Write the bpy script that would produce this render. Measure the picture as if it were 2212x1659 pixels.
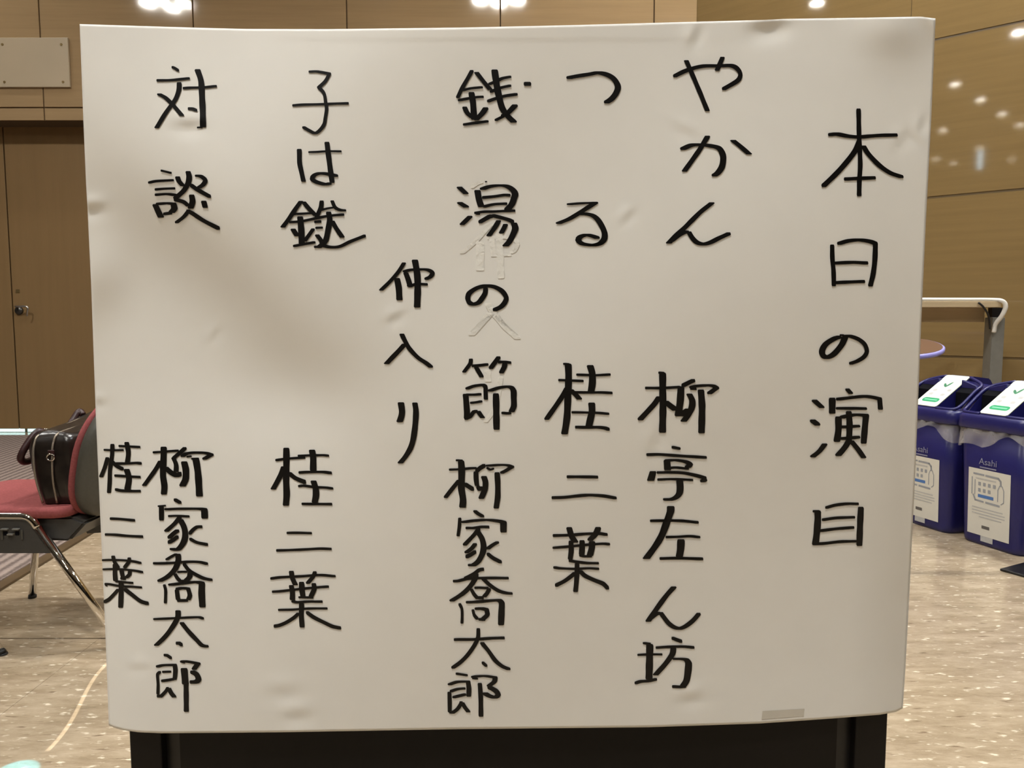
import bpy, bmesh, math, random
import numpy as np
from mathutils import Vector, Matrix

# ------------------------------------------------------------------ clear
for o in list(bpy.data.objects):
    bpy.data.objects.remove(o, do_unlink=True)
scene = bpy.context.scene
COL = scene.collection
random.seed(7)

# ------------------------------------------------------------------ camera
FPX = 1640.0
PITCH = math.radians(4.88)
CAM = np.array([0.0, 0.0, 1.0])
cam_d = bpy.data.cameras.new('camera')
cam_d.sensor_width = 36.0
cam_d.lens = 36.0 * FPX / 2212.0
cam_d.clip_start = 0.02
cam = bpy.data.objects.new('camera', cam_d)
COL.objects.link(cam)
cam.location = CAM
cam.rotation_euler = (math.radians(90) - PITCH, 0, 0)
scene.camera = cam

# ------------------------------------------------------------------ world / exposure
world = bpy.data.worlds.new('world')
scene.world = world
world.use_nodes = True
bg = world.node_tree.nodes['Background']
bg.inputs[0].default_value = (1.0, 0.86, 0.68, 1)
bg.inputs[1].default_value = 0.02
scene.view_settings.view_transform = 'Standard'
scene.view_settings.look = 'None'
scene.view_settings.gamma = 1.0
scene.view_settings.use_curve_mapping = False
scene.view_settings.exposure = 0.38

LAMP = 275.0            # radiance of one downlight disc
LAMP_COL = (1.0, 0.99, 0.955)
CEIL = 5.0
CAN = 0.035

# ------------------------------------------------------------------ pixel helpers (2212 x 1659 photograph)
def ray(px, py):
    u = (px - 1106.0) / FPX
    v = (py - 829.5) / FPX
    return np.array([u, math.cos(PITCH) - v * math.sin(PITCH), -math.sin(PITCH) - v * math.cos(PITCH)])

def hit(px, py, P, n):
    d = ray(px, py)
    t = np.dot(np.array(P, float) - CAM, n) / np.dot(d, n)
    return CAM + t * d

def on_floor(px, py):
    return hit(px, py, (0, 0, 0), np.array([0, 0, 1.0]))

def at_depth(px, py, y):
    return hit(px, py, (0, y, 0), np.array([0, 1.0, 0]))

# ------------------------------------------------------------------ material helpers
def new_mat(name):
    m = bpy.data.materials.new(name)
    m.use_nodes = True
    nt = m.node_tree
    b = nt.nodes['Principled BSDF']
    return m, nt, b

def plain(name, col, rough=0.5, metal=0.0, spec=0.5, noise=0.0, nscale=30.0, bump=0.0, coat=0.0, alpha=None):
    m, nt, b = new_mat(name)
    b.inputs['Base Color'].default_value = (*col, 1)
    b.inputs['Roughness'].default_value = rough
    b.inputs['Metallic'].default_value = metal
    b.inputs['Specular IOR Level'].default_value = spec
    b.inputs['Coat Weight'].default_value = coat
    tc = nt.nodes.new('ShaderNodeTexCoord')
    nz = nt.nodes.new('ShaderNodeTexNoise')
    nz.inputs['Scale'].default_value = nscale
    nz.inputs['Detail'].default_value = 4
    nt.links.new(tc.outputs['Object'], nz.inputs['Vector'])
    if noise > 0:
        cr = nt.nodes.new('ShaderNodeValToRGB')
        cr.color_ramp.elements[0].position = 0.3
        cr.color_ramp.elements[1].position = 0.7
        cr.color_ramp.elements[0].color = (*[c * (1 - noise) for c in col], 1)
        cr.color_ramp.elements[1].color = (*[min(1, c * (1 + noise)) for c in col], 1)
        nt.links.new(nz.outputs['Fac'], cr.inputs[0])
        nt.links.new(cr.outputs[0], b.inputs['Base Color'])
    if bump > 0:
        bp = nt.nodes.new('ShaderNodeBump')
        bp.inputs['Strength'].default_value = bump
        bp.inputs['Distance'].default_value = 0.002
        nt.links.new(nz.outputs['Fac'], bp.inputs['Height'])
        nt.links.new(bp.outputs[0], b.inputs['Normal'])
    if alpha is not None:
        b.inputs['Alpha'].default_value = alpha
    return m

def wood(name, col, rough, spec=0.5, var=0.12, coat=0.0, stretch=(0.6, 0.6, 14.0), scale=2.2):
    m, nt, b = new_mat(name)
    tc = nt.nodes.new('ShaderNodeTexCoord')
    mp = nt.nodes.new('ShaderNodeMapping')
    mp.inputs['Scale'].default_value = stretch
    nt.links.new(tc.outputs['Object'], mp.inputs[0])
    n1 = nt.nodes.new('ShaderNodeTexNoise')
    n1.inputs['Scale'].default_value = scale
    n1.inputs['Detail'].default_value = 6
    n1.inputs['Roughness'].default_value = 0.6
    nt.links.new(mp.outputs[0], n1.inputs['Vector'])
    n2 = nt.nodes.new('ShaderNodeTexNoise')
    n2.inputs['Scale'].default_value = 0.9
    n2.inputs['Detail'].default_value = 3
    nt.links.new(tc.outputs['Object'], n2.inputs['Vector'])
    mx = nt.nodes.new('ShaderNodeMix')
    mx.data_type = 'FLOAT'
    mx.inputs[0].default_value = 0.35
    nt.links.new(n1.outputs['Fac'], mx.inputs[2])
    nt.links.new(n2.outputs['Fac'], mx.inputs[3])
    cr = nt.nodes.new('ShaderNodeValToRGB')
    cr.color_ramp.elements[0].position = 0.30
    cr.color_ramp.elements[1].position = 0.70
    cr.color_ramp.elements[0].color = (*[c * (1 - var) for c in col], 1)
    cr.color_ramp.elements[1].color = (*[c * (1 + var) for c in col], 1)
    nt.links.new(mx.outputs[0], cr.inputs[0])
    nt.links.new(cr.outputs[0], b.inputs['Base Color'])
    b.inputs['Roughness'].default_value = rough
    b.inputs['Specular IOR Level'].default_value = spec
    b.inputs['Coat Weight'].default_value = coat
    b.inputs['Coat Roughness'].default_value = 0.05
    return m

def emit(name, col, strength):
    m, nt, b = new_mat(name)
    b.inputs['Base Color'].default_value = (*col, 1)
    b.inputs['Emission Color'].default_value = (*col, 1)
    b.inputs['Emission Strength'].default_value = strength
    return m

# floor: marbled vinyl slabs
def floor_mat():
    m, nt, b = new_mat('marbled_vinyl')
    N = nt.nodes.new; L = nt.links.new
    tc = N('ShaderNodeTexCoord')
    mp = N('ShaderNodeMapping'); mp.inputs['Scale'].default_value = (1.0, 3.2, 1.0)
    L(tc.outputs['Object'], mp.inputs[0])
    n1 = N('ShaderNodeTexNoise'); n1.inputs['Scale'].default_value = 6.0; n1.inputs['Detail'].default_value = 10; n1.inputs['Roughness'].default_value = 0.72
    L(mp.outputs[0], n1.inputs['Vector'])
    cr = N('ShaderNodeValToRGB')
    e = cr.color_ramp.elements
    e[0].position = 0.28; e[0].color = (0.235, 0.174, 0.107, 1)
    e[1].position = 0.72; e[1].color = (0.50, 0.40, 0.285, 1)
    k = e.new(0.5); k.color = (0.37, 0.288, 0.194, 1)
    L(n1.outputs['Fac'], cr.inputs[0])
    # pale flecks
    mp2 = N('ShaderNodeMapping'); mp2.inputs['Scale'].default_value = (1.0, 2.6, 1.0)
    L(tc.outputs['Object'], mp2.inputs[0])
    n2 = N('ShaderNodeTexNoise'); n2.inputs['Scale'].default_value = 25.0; n2.inputs['Detail'].default_value = 4; n2.inputs['Roughness'].default_value = 0.5
    L(mp2.outputs[0], n2.inputs['Vector'])
    r2 = N('ShaderNodeValToRGB'); r2.color_ramp.elements[0].position = 0.61; r2.color_ramp.elements[1].position = 0.70
    L(n2.outputs['Fac'], r2.inputs[0])
    mx = N('ShaderNodeMix'); mx.data_type = 'RGBA'
    L(r2.outputs[0], mx.inputs[0]); L(cr.outputs[0], mx.inputs[6]); mx.inputs[7].default_value = (0.74, 0.64, 0.49, 1)
    # dark streaks
    mp3 = N('ShaderNodeMapping'); mp3.inputs['Scale'].default_value = (1.0, 5.0, 1.0); mp3.inputs['Location'].default_value = (3.1, 7.7, 0)
    L(tc.outputs['Object'], mp3.inputs[0])
    n3 = N('ShaderNodeTexNoise'); n3.inputs['Scale'].default_value = 16.0; n3.inputs['Detail'].default_value = 5
    L(mp3.outputs[0], n3.inputs['Vector'])
    r3 = N('ShaderNodeValToRGB'); r3.color_ramp.elements[0].position = 0.62; r3.color_ramp.elements[1].position = 0.74
    L(n3.outputs['Fac'], r3.inputs[0])
    mx2 = N('ShaderNodeMix'); mx2.data_type = 'RGBA'
    L(r3.outputs[0], mx2.inputs[0]); L(mx.outputs[2], mx2.inputs[6]); mx2.inputs[7].default_value = (0.15, 0.10, 0.06, 1)
    L(mx2.outputs[2], b.inputs['Base Color'])
    b.inputs['Roughness'].default_value = 0.12
    b.inputs['Specular IOR Level'].default_value = 0.5
    bp = N('ShaderNodeBump'); bp.inputs['Strength'].default_value = 0.06; bp.inputs['Distance'].default_value = 0.004
    L(n1.outputs['Fac'], bp.inputs['Height']); L(bp.outputs[0], b.inputs['Normal'])
    return m

def carpet_mat():
    m, nt, b = new_mat('ribbed_carpet')
    N = nt.nodes.new; L = nt.links.new
    tc = N('ShaderNodeTexCoord')
    mp = N('ShaderNodeMapping'); mp.inputs['Rotation'].default_value = (0, 0, math.radians(-7.0))
    L(tc.outputs['Object'], mp.inputs[0])
    w = N('ShaderNodeTexWave'); w.wave_type = 'BANDS'; w.bands_direction = 'X'
    w.inputs['Scale'].default_value = 6.5; w.inputs['Distortion'].default_value = 1.2; w.inputs['Detail'].default_value = 2; w.inputs['Detail Scale'].default_value = 14
    L(mp.outputs[0], w.inputs['Vector'])
    n = N('ShaderNodeTexNoise'); n.inputs['Scale'].default_value = 70; n.inputs['Detail'].default_value = 3
    L(tc.outputs['Object'], n.inputs['Vector'])
    ad = N('ShaderNodeMath'); ad.operation = 'ADD'
    ml = N('ShaderNodeMath'); ml.operation = 'MULTIPLY'; ml.inputs[1].default_value = 0.5
    L(n.outputs['Fac'], ml.inputs[0]); L(w.outputs['Fac'], ad.inputs[0]); L(ml.outputs[0], ad.inputs[1])
    cr = N('ShaderNodeValToRGB')
    cr.color_ramp.elements[0].position = 0.2; cr.color_ramp.elements[0].color = (0.12, 0.090, 0.078, 1)
    cr.color_ramp.elements[1].position = 1.0; cr.color_ramp.elements[1].color = (0.29, 0.228, 0.196, 1)
    L(ad.outputs[0], cr.inputs[0]); L(cr.outputs[0], b.inputs['Base Color'])
    b.inputs['Roughness'].default_value = 0.95
    b.inputs['Specular IOR Level'].default_value = 0.1
    bp = N('ShaderNodeBump'); bp.inputs['Strength'].default_value = 0.6; bp.inputs['Distance'].default_value = 0.006
    L(ad.outputs[0], bp.inputs['Height']); L(bp.outputs[0], b.inputs['Normal'])
    return m

M = {
    'floor': floor_mat(),
    'carpet': carpet_mat(),
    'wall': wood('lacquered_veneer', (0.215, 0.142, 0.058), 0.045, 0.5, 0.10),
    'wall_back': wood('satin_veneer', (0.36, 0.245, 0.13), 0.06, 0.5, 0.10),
    'door': wood('door_veneer', (0.235, 0.145, 0.062), 0.42, 0.4, 0.06, stretch=(10, 10, 0.5)),
    'groove': plain('groove_backing', (0.10, 0.062, 0.028), 0.8),  # dark brown backing behind panels, slabs and door leaves
    'ceiling': plain('ceiling_plaster', (0.30, 0.26, 0.20), 0.9, noise=0.03, nscale=4),
    'shell': plain('far_wall_plaster', (0.18, 0.14, 0.095), 0.7, noise=0.06, nscale=2),
    'panel': plain('beige_panel', (0.46, 0.37, 0.25), 0.45, noise=0.03, nscale=3),
    'steel': plain('brushed_steel', (0.55, 0.53, 0.50), 0.3, 1.0, noise=0.05, nscale=200),
    'chrome': plain('chrome', (0.78, 0.75, 0.70), 0.07, 1.0, noise=0.02, nscale=50),
    'brass': plain('aged_brass', (0.30, 0.21, 0.09), 0.4, 0.7, noise=0.1, nscale=60),
    'paper': plain('white_paper', (0.83, 0.805, 0.745), 0.55, 0.0, 0.35, noise=0.012, nscale=18),
    'ink': plain('marker_ink', (0.0045, 0.0038, 0.0034), 0.42, 0.0, 0.28, noise=0.25, nscale=90),
    'whiteout': plain('correction_fluid', (0.90, 0.875, 0.80), 0.35, 0.0, 0.5, noise=0.015, nscale=160, bump=0.45),
    'tape': plain('clear_tape', (0.60, 0.56, 0.48), 0.3, 0.0, 0.5, noise=0.02, nscale=60),
    'board': plain('black_brown_board', (0.0050, 0.0034, 0.0027), 0.5, 0.0, 0.25, noise=0.1, nscale=8),
    'black': plain('black_metal', (0.008, 0.007, 0.007), 0.35, 0.0, 0.5, noise=0.1, nscale=40),
    'rubber': plain('black_rubber', (0.012, 0.011, 0.010), 0.5, 0.0, 0.4, noise=0.1, nscale=60),
    'void': plain('dark_interior', (0.004, 0.004, 0.006), 0.9, 0.0, 0.1),
    'seat': plain('burgundy_fabric', (0.27, 0.070, 0.068), 0.85, 0.0, 0.2, noise=0.12, nscale=160, bump=0.3),
    'greyplastic': plain('grey_moulded_plastic', (0.066, 0.061, 0.048), 0.42, 0.0, 0.45, noise=0.06, nscale=120, bump=0.08),
    'darkplastic': plain('charcoal_plastic', (0.045, 0.042, 0.038), 0.4, 0.0, 0.45, noise=0.06, nscale=120, bump=0.08),
    'bracketgrey': plain('light_grey_bracket', (0.20, 0.19, 0.165), 0.4, noise=0.05, nscale=60),
    'leather': plain('dark_brown_leather', (0.015, 0.0105, 0.008), 0.28, 0.0, 0.5, noise=0.35, nscale=28, bump=0.5),
    'strap': plain('oxblood_strap', (0.030, 0.010, 0.009), 0.4, 0.0, 0.4, noise=0.2, nscale=60),
    'zip': plain('brass_zip', (0.30, 0.25, 0.19), 0.35, 0.6, noise=0.15, nscale=300),
    'blue': plain('navy_plastic', (0.014, 0.013, 0.098), 0.33, 0.0, 0.5, noise=0.06, nscale=14),
    'poster': plain('poster_paper', (0.66, 0.63, 0.55), 0.5, 0.0, 0.4, noise=0.02, nscale=20),
    'labelwhite': plain('label_gloss_white', (0.78, 0.80, 0.66), 0.12, 0.0, 0.6, noise=0.02, nscale=20),
    'green': plain('label_green', (0.03, 0.36, 0.15), 0.3, noise=0.05, nscale=60),
    'leafgreen': plain('label_leaf_green', (0.04, 0.20, 0.10), 0.4, noise=0.05, nscale=60),
    'pgrey': plain('print_grey', (0.30, 0.31, 0.33), 0.6, noise=0.05, nscale=100),
    'plight': plain('print_light_grey', (0.47, 0.46, 0.44), 0.6, noise=0.05, nscale=100),
    'pblue': plain('print_blue', (0.07, 0.17, 0.42), 0.5, noise=0.05, nscale=100),
    'pdark': plain('print_dark', (0.12, 0.11, 0.10), 0.6, noise=0.05, nscale=100),
    'logogrey': plain('print_silver', (0.24, 0.24, 0.33), 0.5, noise=0.05, nscale=100),
    'post': plain('grey_post', (0.16, 0.15, 0.125), 0.45, noise=0.06, nscale=30),
    'topwood': wood('counter_wood', (0.46, 0.35, 0.21), 0.4, 0.4, 0.1),
    'darkwood': wood('brown_table_top', (0.13, 0.065, 0.032), 0.4, 0.4, 0.15),
    'whiteplastic': plain('white_plastic', (0.72, 0.68, 0.60), 0.4, noise=0.02, nscale=30),
    'lilac': plain('lilac_edge_plastic', (0.34, 0.32, 0.72), 0.35, noise=0.03, nscale=30),
    'trim': plain('lamp_trim', (0.6, 0.55, 0.45), 0.4, noise=0.02, nscale=30),
    'lamp': emit('lamp_glow', LAMP_COL, LAMP),
    'lamp_dim': emit('dim_lamp_glow', LAMP_COL, LAMP * 0.30),
    'gap': emit('lit_room_beyond_door', (0.62, 0.95, 0.95), 1.1),
}

def liner_mat():
    m, nt, b = new_mat('clear_bin_liner')
    N = nt.nodes.new; L = nt.links.new
    b.inputs['Base Color'].default_value = (0.62, 0.58, 0.56, 1)
    b.inputs['Roughness'].default_value = 0.25
    b.inputs['Specular IOR Level'].default_value = 0.8
    tc = N('ShaderNodeTexCoord')
    n = N('ShaderNodeTexNoise'); n.inputs['Scale'].default_value = 9; n.inputs['Detail'].default_value = 4
    L(tc.outputs['Object'], n.inputs['Vector'])
    r = N('ShaderNodeMapRange'); r.inputs['From Min'].default_value = 0.3; r.inputs['From Max'].default_value = 0.7
    r.inputs['To Min'].default_value = 0.12; r.inputs['To Max'].default_value = 0.5
    L(n.outputs['Fac'], r.inputs[0]); L(r.outputs[0], b.inputs['Alpha'])
    bp = N('ShaderNodeBump'); bp.inputs['Strength'].default_value = 0.5; bp.inputs['Distance'].default_value = 0.01
    L(n.outputs['Fac'], bp.inputs['Height']); L(bp.outputs[0], b.inputs['Normal'])
    return m
M['liner'] = liner_mat()

# ------------------------------------------------------------------ mesh helpers
def obj(name, bm, mat, parent=None, smooth=False):
    me = bpy.data.meshes.new(name)
    bmesh.ops.recalc_face_normals(bm, faces=bm.faces)
    bm.to_mesh(me); bm.free()
    me.materials.append(M[mat] if isinstance(mat, str) else mat)
    if smooth:
        for p in me.polygons: p.use_smooth = True
    o = bpy.data.objects.new(name, me)
    COL.objects.link(o)
    if parent: o.parent = parent
    return o

def thing(name, loc, label, cat, group=None, rz=0.0):
    o = bpy.data.objects.new(name, None)
    COL.objects.link(o)
    o.empty_display_size = 0.1
    o.location = loc; o.rotation_euler = (0, 0, rz)
    o['label'] = label; o['category'] = cat
    if group: o['group'] = group
    return o

def copy_tree(o, parent=None):
    c = o.copy(); COL.objects.link(c)
    if parent: c.parent = parent
    for ch in list(o.children): copy_tree(ch, c)
    return c

def struct(name, bm, mat, **k):
    o = obj(name, bm, mat, **k); o['kind'] = 'structure'; return o

def box(bm, lo, hi, mtx=None):
    vs = []
    for z in (lo[2], hi[2]):
        for x, y in ((lo[0], lo[1]), (hi[0], lo[1]), (hi[0], hi[1]), (lo[0], hi[1])):
            p = Vector((x, y, z))
            vs.append(bm.verts.new(mtx @ p if mtx else p))
    for f in ((3, 2, 1, 0), (4, 5, 6, 7), (0, 1, 5, 4), (1, 2, 6, 5), (2, 3, 7, 6), (3, 0, 4, 7)):
        bm.faces.new([vs[i] for i in f])
    return vs

def bbox(lo, hi, bev=0.0, seg=2):
    bm = bmesh.new(); box(bm, lo, hi)
    if bev: bmesh.ops.bevel(bm, geom=bm.edges[:], offset=bev, segments=seg, profile=0.5, affect='EDGES')
    return bm

def prism(bm, pts, axis, a, b):
    """extrude closed polygon pts (2D) between a and b along axis (0,1,2)."""
    def mk(p, t):
        if axis == 0: return (t, p[0], p[1])
        if axis == 1: return (p[0], t, p[1])
        return (p[0], p[1], t)
    A = [bm.verts.new(mk(p, a)) for p in pts]
    B = [bm.verts.new(mk(p, b)) for p in pts]
    n = len(pts)
    bm.faces.new(A); bm.faces.new(list(reversed(B)))
    for i in range(n):
        bm.faces.new((A[i], B[i], B[(i + 1) % n], A[(i + 1) % n]))

def tube(bm, pts, r, seg=10, caps=True, flat=1.0):
    pts = [Vector(p) for p in pts]
    rings = []
    up = None
    for i, p in enumerate(pts):
        if i == 0: d = pts[1] - pts[0]
        elif i == len(pts) - 1: d = pts[-1] - pts[-2]
        else: d = (pts[i + 1] - p).normalized() + (p - pts[i - 1]).normalized()
        d.normalize()
        if up is None:
            up = Vector((0, 0, 1)) if abs(d.z) < 0.9 else Vector((1, 0, 0))
        s = d.cross(up).normalized(); up = s.cross(d).normalized()
        rr = r[i] if isinstance(r, (list, tuple)) else r
        rings.append([bm.verts.new(p + s * rr * math.cos(2 * math.pi * k / seg) + up * rr * flat * math.sin(2 * math.pi * k / seg)) for k in range(seg)])
    for a, b in zip(rings, rings[1:]):
        for k in range(seg):
            bm.faces.new((a[k], a[(k + 1) % seg], b[(k + 1) % seg], b[k]))
    if caps:
        bm.faces.new(list(reversed(rings[0]))); bm.faces.new(rings[-1])

def smooth_path(ctrl, n=8):
    P = [Vector(c) for c in ctrl]
    P = [P[0] * 2 - P[1]] + P + [P[-1] * 2 - P[-2]]
    out = []
    for i in range(1, len(P) - 2):
        p0, p1, p2, p3 = P[i - 1:i + 3]
        for k in range(n):
            t = k / n
            out.append(0.5 * ((2 * p1) + (p2 - p0) * t + (2 * p0 - 5 * p1 + 4 * p2 - p3) * t * t + (3 * p1 - p0 - 3 * p2 + p3) * t ** 3))
    out.append(P[-2])
    return out

def lathe(bm, prof, seg=32, c=(0, 0, 0)):
    rings = []
    for r, z in prof:
        rings.append([bm.verts.new((c[0] + r * math.cos(2 * math.pi * k / seg), c[1] + r * math.sin(2 * math.pi * k / seg), c[2] + z)) for k in range(seg)])
    for a, b in zip(rings, rings[1:]):
        for k in range(seg):
            bm.faces.new((a[k], a[(k + 1) % seg], b[(k + 1) % seg], b[k]))
    bm.faces.new(list(reversed(rings[0]))); bm.faces.new(rings[-1])

def rrect(w, d, r, n=6, cx=0.0, cy=0.0):
    out = []
    for (sx, sy, a0) in ((1, 1, 0), (-1, 1, 90), (-1, -1, 180), (1, -1, 270)):
        for k in range(n + 1):
            a = math.radians(a0 + 90 * k / n)
            out.append((cx + sx * (w / 2 - r) + r * math.cos(a), cy + sy * (d / 2 - r) + r * math.sin(a)))
    return out

def loft(bm, loops, cap=True):
    R = [[bm.verts.new(p) for p in l] for l in loops]
    n = len(R[0])
    for a, b in zip(R, R[1:]):
        for k in range(n):
            bm.faces.new((a[k], a[(k + 1) % n], b[(k + 1) % n], b[k]))
    if cap:
        bm.faces.new(list(reversed(R[0]))); bm.faces.new(R[-1])

# ------------------------------------------------------------------ the setting
WY = 6.43                                   # frontal wall behind
CX = 1.507                                  # corner where the angled wall starts
TH = math.radians(40)
WD = np.array([math.cos(TH), -math.sin(TH), 0.0])     # along the angled wall
WN = np.array([-math.sin(TH), -math.cos(TH), 0.0])    # into the room
CORNER = np.array([CX, WY, 0.0])

# floor: dark bed with slabs laid on it
bm = bmesh.new(); box(bm, (-13.0, -18.2, -0.10), (13.0, 7.6, -0.004))
floor = struct('floor', bm, 'groove')
xs = [-12.8, -5.3, -3.3, -1.297, 0.703, 2.703, 4.703, 6.703, 12.8]
ys = [-18.0, -12.69, -9.69, -6.69, -3.69, -0.69, 2.31, 5.31, 7.4]
g = 0.0016
slab_mats = []
for i in range(len(xs) - 1):
    yy_ = ys if xs[i] < 0.5 else [ys[0]] + [y + 1.55 for y in ys[1:-1]] + [ys[-1]]
    for j in range(len(ys) - 1):
        bm = bmesh.new(); box(bm, (xs[i] + 0.0006, yy_[j] + 0.0045, -0.0045), (xs[i + 1] - 0.0006, yy_[j + 1] - 0.0045, 0.0))
        obj('floor_slab', bm, 'floor', floor)

# ceiling
bm = bmesh.new(); box(bm, (-13.0, -18.2, CEIL), (13.0, 7.6, CEIL + 0.15))
struct('ceiling', bm, 'ceiling')

# shell of the hall behind the camera
bm = bmesh.new(); box(bm, (-13.0, -18.2, 0), (-12.8, 7.6, CEIL)); struct('wall_left', bm, 'shell')
bm = bmesh.new(); box(bm, (-13.0, -18.2, 0), (13.0, -18.0, CEIL)); struct('wall_rear', bm, 'shell')
bm = bmesh.new(); box(bm, (12.8, -18.2, 0), (13.0, 7.6, CEIL)); struct('wall_far_right', bm, 'shell')

# frontal wall, panelled
DOOR_X0, DOOR_X1, DOOR_Z = -6.6, -3.02, 2.636
bm = bmesh.new()
box(bm, (-12.8, WY + 0.012, DOOR_Z), (CX + 0.3, WY + 0.22, CEIL))
box(bm, (DOOR_X1, WY + 0.012, 0), (CX + 0.3, WY + 0.22, DOOR_Z))
box(bm, (-12.8, WY + 0.012, 0), (DOOR_X0, WY + 0.22, DOOR_Z))
wall_back = struct('wall_back', bm, 'groove')
PX = [-12.8, -8.88, -7.625, -6.37, -5.115, -3.86, -2.605, -1.35, -0.095, 1.16, CX + 0.006]
rows = [0.0, 0.74, 1.82, DOOR_Z, 2.738, 3.82, CEIL]
gp = 0.005
for i in range(len(PX) - 1):
    for j in range(len(rows) - 1):
        x0, x1, z0, z1 = PX[i] + gp, PX[i + 1] - gp, rows[j] + gp, rows[j + 1] - gp
        if z1 < DOOR_Z + 0.001:
            if x1 > DOOR_X0 and x0 < DOOR_X1:
                if x0 < DOOR_X0: x1 = DOOR_X0
                elif x1 > DOOR_X1: x0 = DOOR_X1
                else: continue
            if x1 - x0 < 0.02: continue
        if j == 3: z0 = rows[j]
        bm = bbox((x0, WY, z0), (x1, WY + 0.02, z1), 0.002, 1)
        obj('wall_panel', bm, 'wall_back', wall_back)

# recessed double door
REC = 0.22
bm = bmesh.new(); box(bm, (DOOR_X0 - 0.05, WY + REC + 0.06, 0.0), (DOOR_X1 + 0.05, WY + REC + 0.16, DOOR_Z + 0.05))
door = struct('door_1', bm, 'groove')
SEAM = -4.21 * (WY + REC) / WY
for x0, x1 in ((DOOR_X0, SEAM - 1.14), (SEAM - 1.13, SEAM - 0.006), (SEAM + 0.006, SEAM + 1.13), (SEAM + 1.14, DOOR_X1)):
    bm = bbox((x0, WY + REC, 0.035), (x1, WY + REC + 0.05, DOOR_Z + 0.02), 0.002, 1)
    obj('door_leaf', bm, 'door', door)
# light from the room beyond under the leaves, broken by the floor bolt
yb = WY + REC + 0.03
xb = at_depth(57, 943, yb)[0]
bm = bmesh.new()
box(bm, (DOOR_X0, yb, 0.004), (xb - 0.012, yb + 0.004, 0.034)); box(bm, (xb + 0.014, yb, 0.004), (DOOR_X1, yb + 0.004, 0.034))
obj('threshold_gap', bm, 'gap', door)
# lever handle
hp = at_depth(42, 671, WY + REC)
hz = hp[2]; hx = hp[0]; hy = WY + REC
bm = bmesh.new()
mt = Matrix.Translation((hx, hy, hz)) @ Matrix.Rotation(math.radians(90), 4, 'X')
bmesh.ops.create_cone(bm, cap_ends=True, segments=24, radius1=0.036, radius2=0.03, depth=0.02, matrix=Matrix.Translation((hx, hy - 0.01, hz)) @ Matrix.Rotation(math.radians(90), 4, 'X'))
hd = obj('door_handle', bm, plain('tarnished_steel', (0.10, 0.095, 0.085), 0.35, 0.8, noise=0.1, nscale=50), door, True)
bm = bmesh.new()
tube(bm, smooth_path([(hx, hy, hz + 0.03), (hx, hy - 0.05, hz + 0.035), (hx + 0.03, hy - 0.06, hz + 0.035), (hx + 0.09, hy - 0.06, hz + 0.035), (hx + 0.112, hy - 0.06, hz + 0.022), (hx + 0.106, hy - 0.06, hz - 0.02), (hx + 0.096, hy - 0.05, hz - 0.045)]), 0.008, 8)
obj('lever', bm, 'steel', hd, True)
bm = bbox((hx - 0.022, hy - 0.004, hz + 0.155), (hx + 0.014, hy, hz + 0.185), 0.001, 1)
obj('lock_plate', bm, 'brass', door)

# angled lacquered wall
LW = 13.5
A = Matrix(((WD[0], -WN[0], 0, CX), (WD[1], -WN[1], 0, WY), (0, 0, 1, 0), (0, 0, 0, 1)))   # local x along, y into the wall
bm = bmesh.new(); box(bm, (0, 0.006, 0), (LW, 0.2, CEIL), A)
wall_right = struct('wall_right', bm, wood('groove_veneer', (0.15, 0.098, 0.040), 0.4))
s1 = float(np.dot(hit(1969, 15, CORNER, WN) - CORNER, WD))
sx = [0.0]
while sx[-1] + s1 < LW: sx.append(sx[-1] + s1)
sx.append(LW)
zr = [0.0, 0.745, 1.83, 2.878, 3.95, CEIL]
for i in range(len(sx) - 1):
    for j in range(len(zr) - 1):
        gs = 0.0015
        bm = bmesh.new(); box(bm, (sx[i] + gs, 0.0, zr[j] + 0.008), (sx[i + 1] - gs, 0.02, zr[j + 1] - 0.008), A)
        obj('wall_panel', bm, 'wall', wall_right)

# ------------------------------------------------------------------ ceiling lamps: mirrored ones set from the lacquered walls, others added
def mirror_to_ceiling(px, py, P, n):
    d = ray(px, py)
    h = hit(px, py, P, n)
    r = d - 2 * np.dot(d, n) * n
    t = (CEIL - h[2]) / r[2]
    return h + t * r

n_back = np.array([0, -1.0, 0])
lamp_left = [(319, 5), (372, 14), (398, 5), (346, -2)]
lamp_mid = [(1038, -2), (1078, 4), (1117, -2), (1078, -9)]
lamp_far = [(1765, 3), (2200, 67), (2063, 179), (2118, 212), (2165, 243), (2203, 267), (2037, 279), (2117, 317), (2060, 350), (2185, 342), (2022, 340)]

def lamp_bm(x, y, r):
    bm = bmesh.new()
    c = [bm.verts.new((x + r * 0.97 * math.cos(a * math.pi / 12), y + r * 0.97 * math.sin(a * math.pi / 12), -0.006)) for a in range(24)]
    bm.faces.new(c)
    return bm

def ring_bm(x, y, r):
    """short reflector can under the ceiling"""
    bm = bmesh.new()
    lo = []
    for rr, z in ((r, -0.004), (r, -CAN), (r + 0.012, -CAN), (r + 0.012, -0.0005)):
        lo.append([bm.verts.new((x + rr * math.cos(a * math.pi / 12), y + rr * math.sin(a * math.pi / 12), z)) for a in range(24)])
    for a, b in zip(lo, lo[1:]):
        for k in range(24): bm.faces.new((a[k], a[(k + 1) % 24], b[(k + 1) % 24], b[k]))
    return bm

def downlight(pts, label, group, r=0.10, mat='lamp'):
    c = np.mean(np.array(pts), axis=0)
    t = thing('ceiling_downlight', (c[0], c[1], CEIL), label, 'ceiling light', group)
    for p in pts:
        obj('lamp', lamp_bm(p[0] - c[0], p[1] - c[1], r), mat, t)
        obj('reflector_can', ring_bm(p[0] - c[0], p[1] - c[1], r), 'trim', t)
    return t

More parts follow.
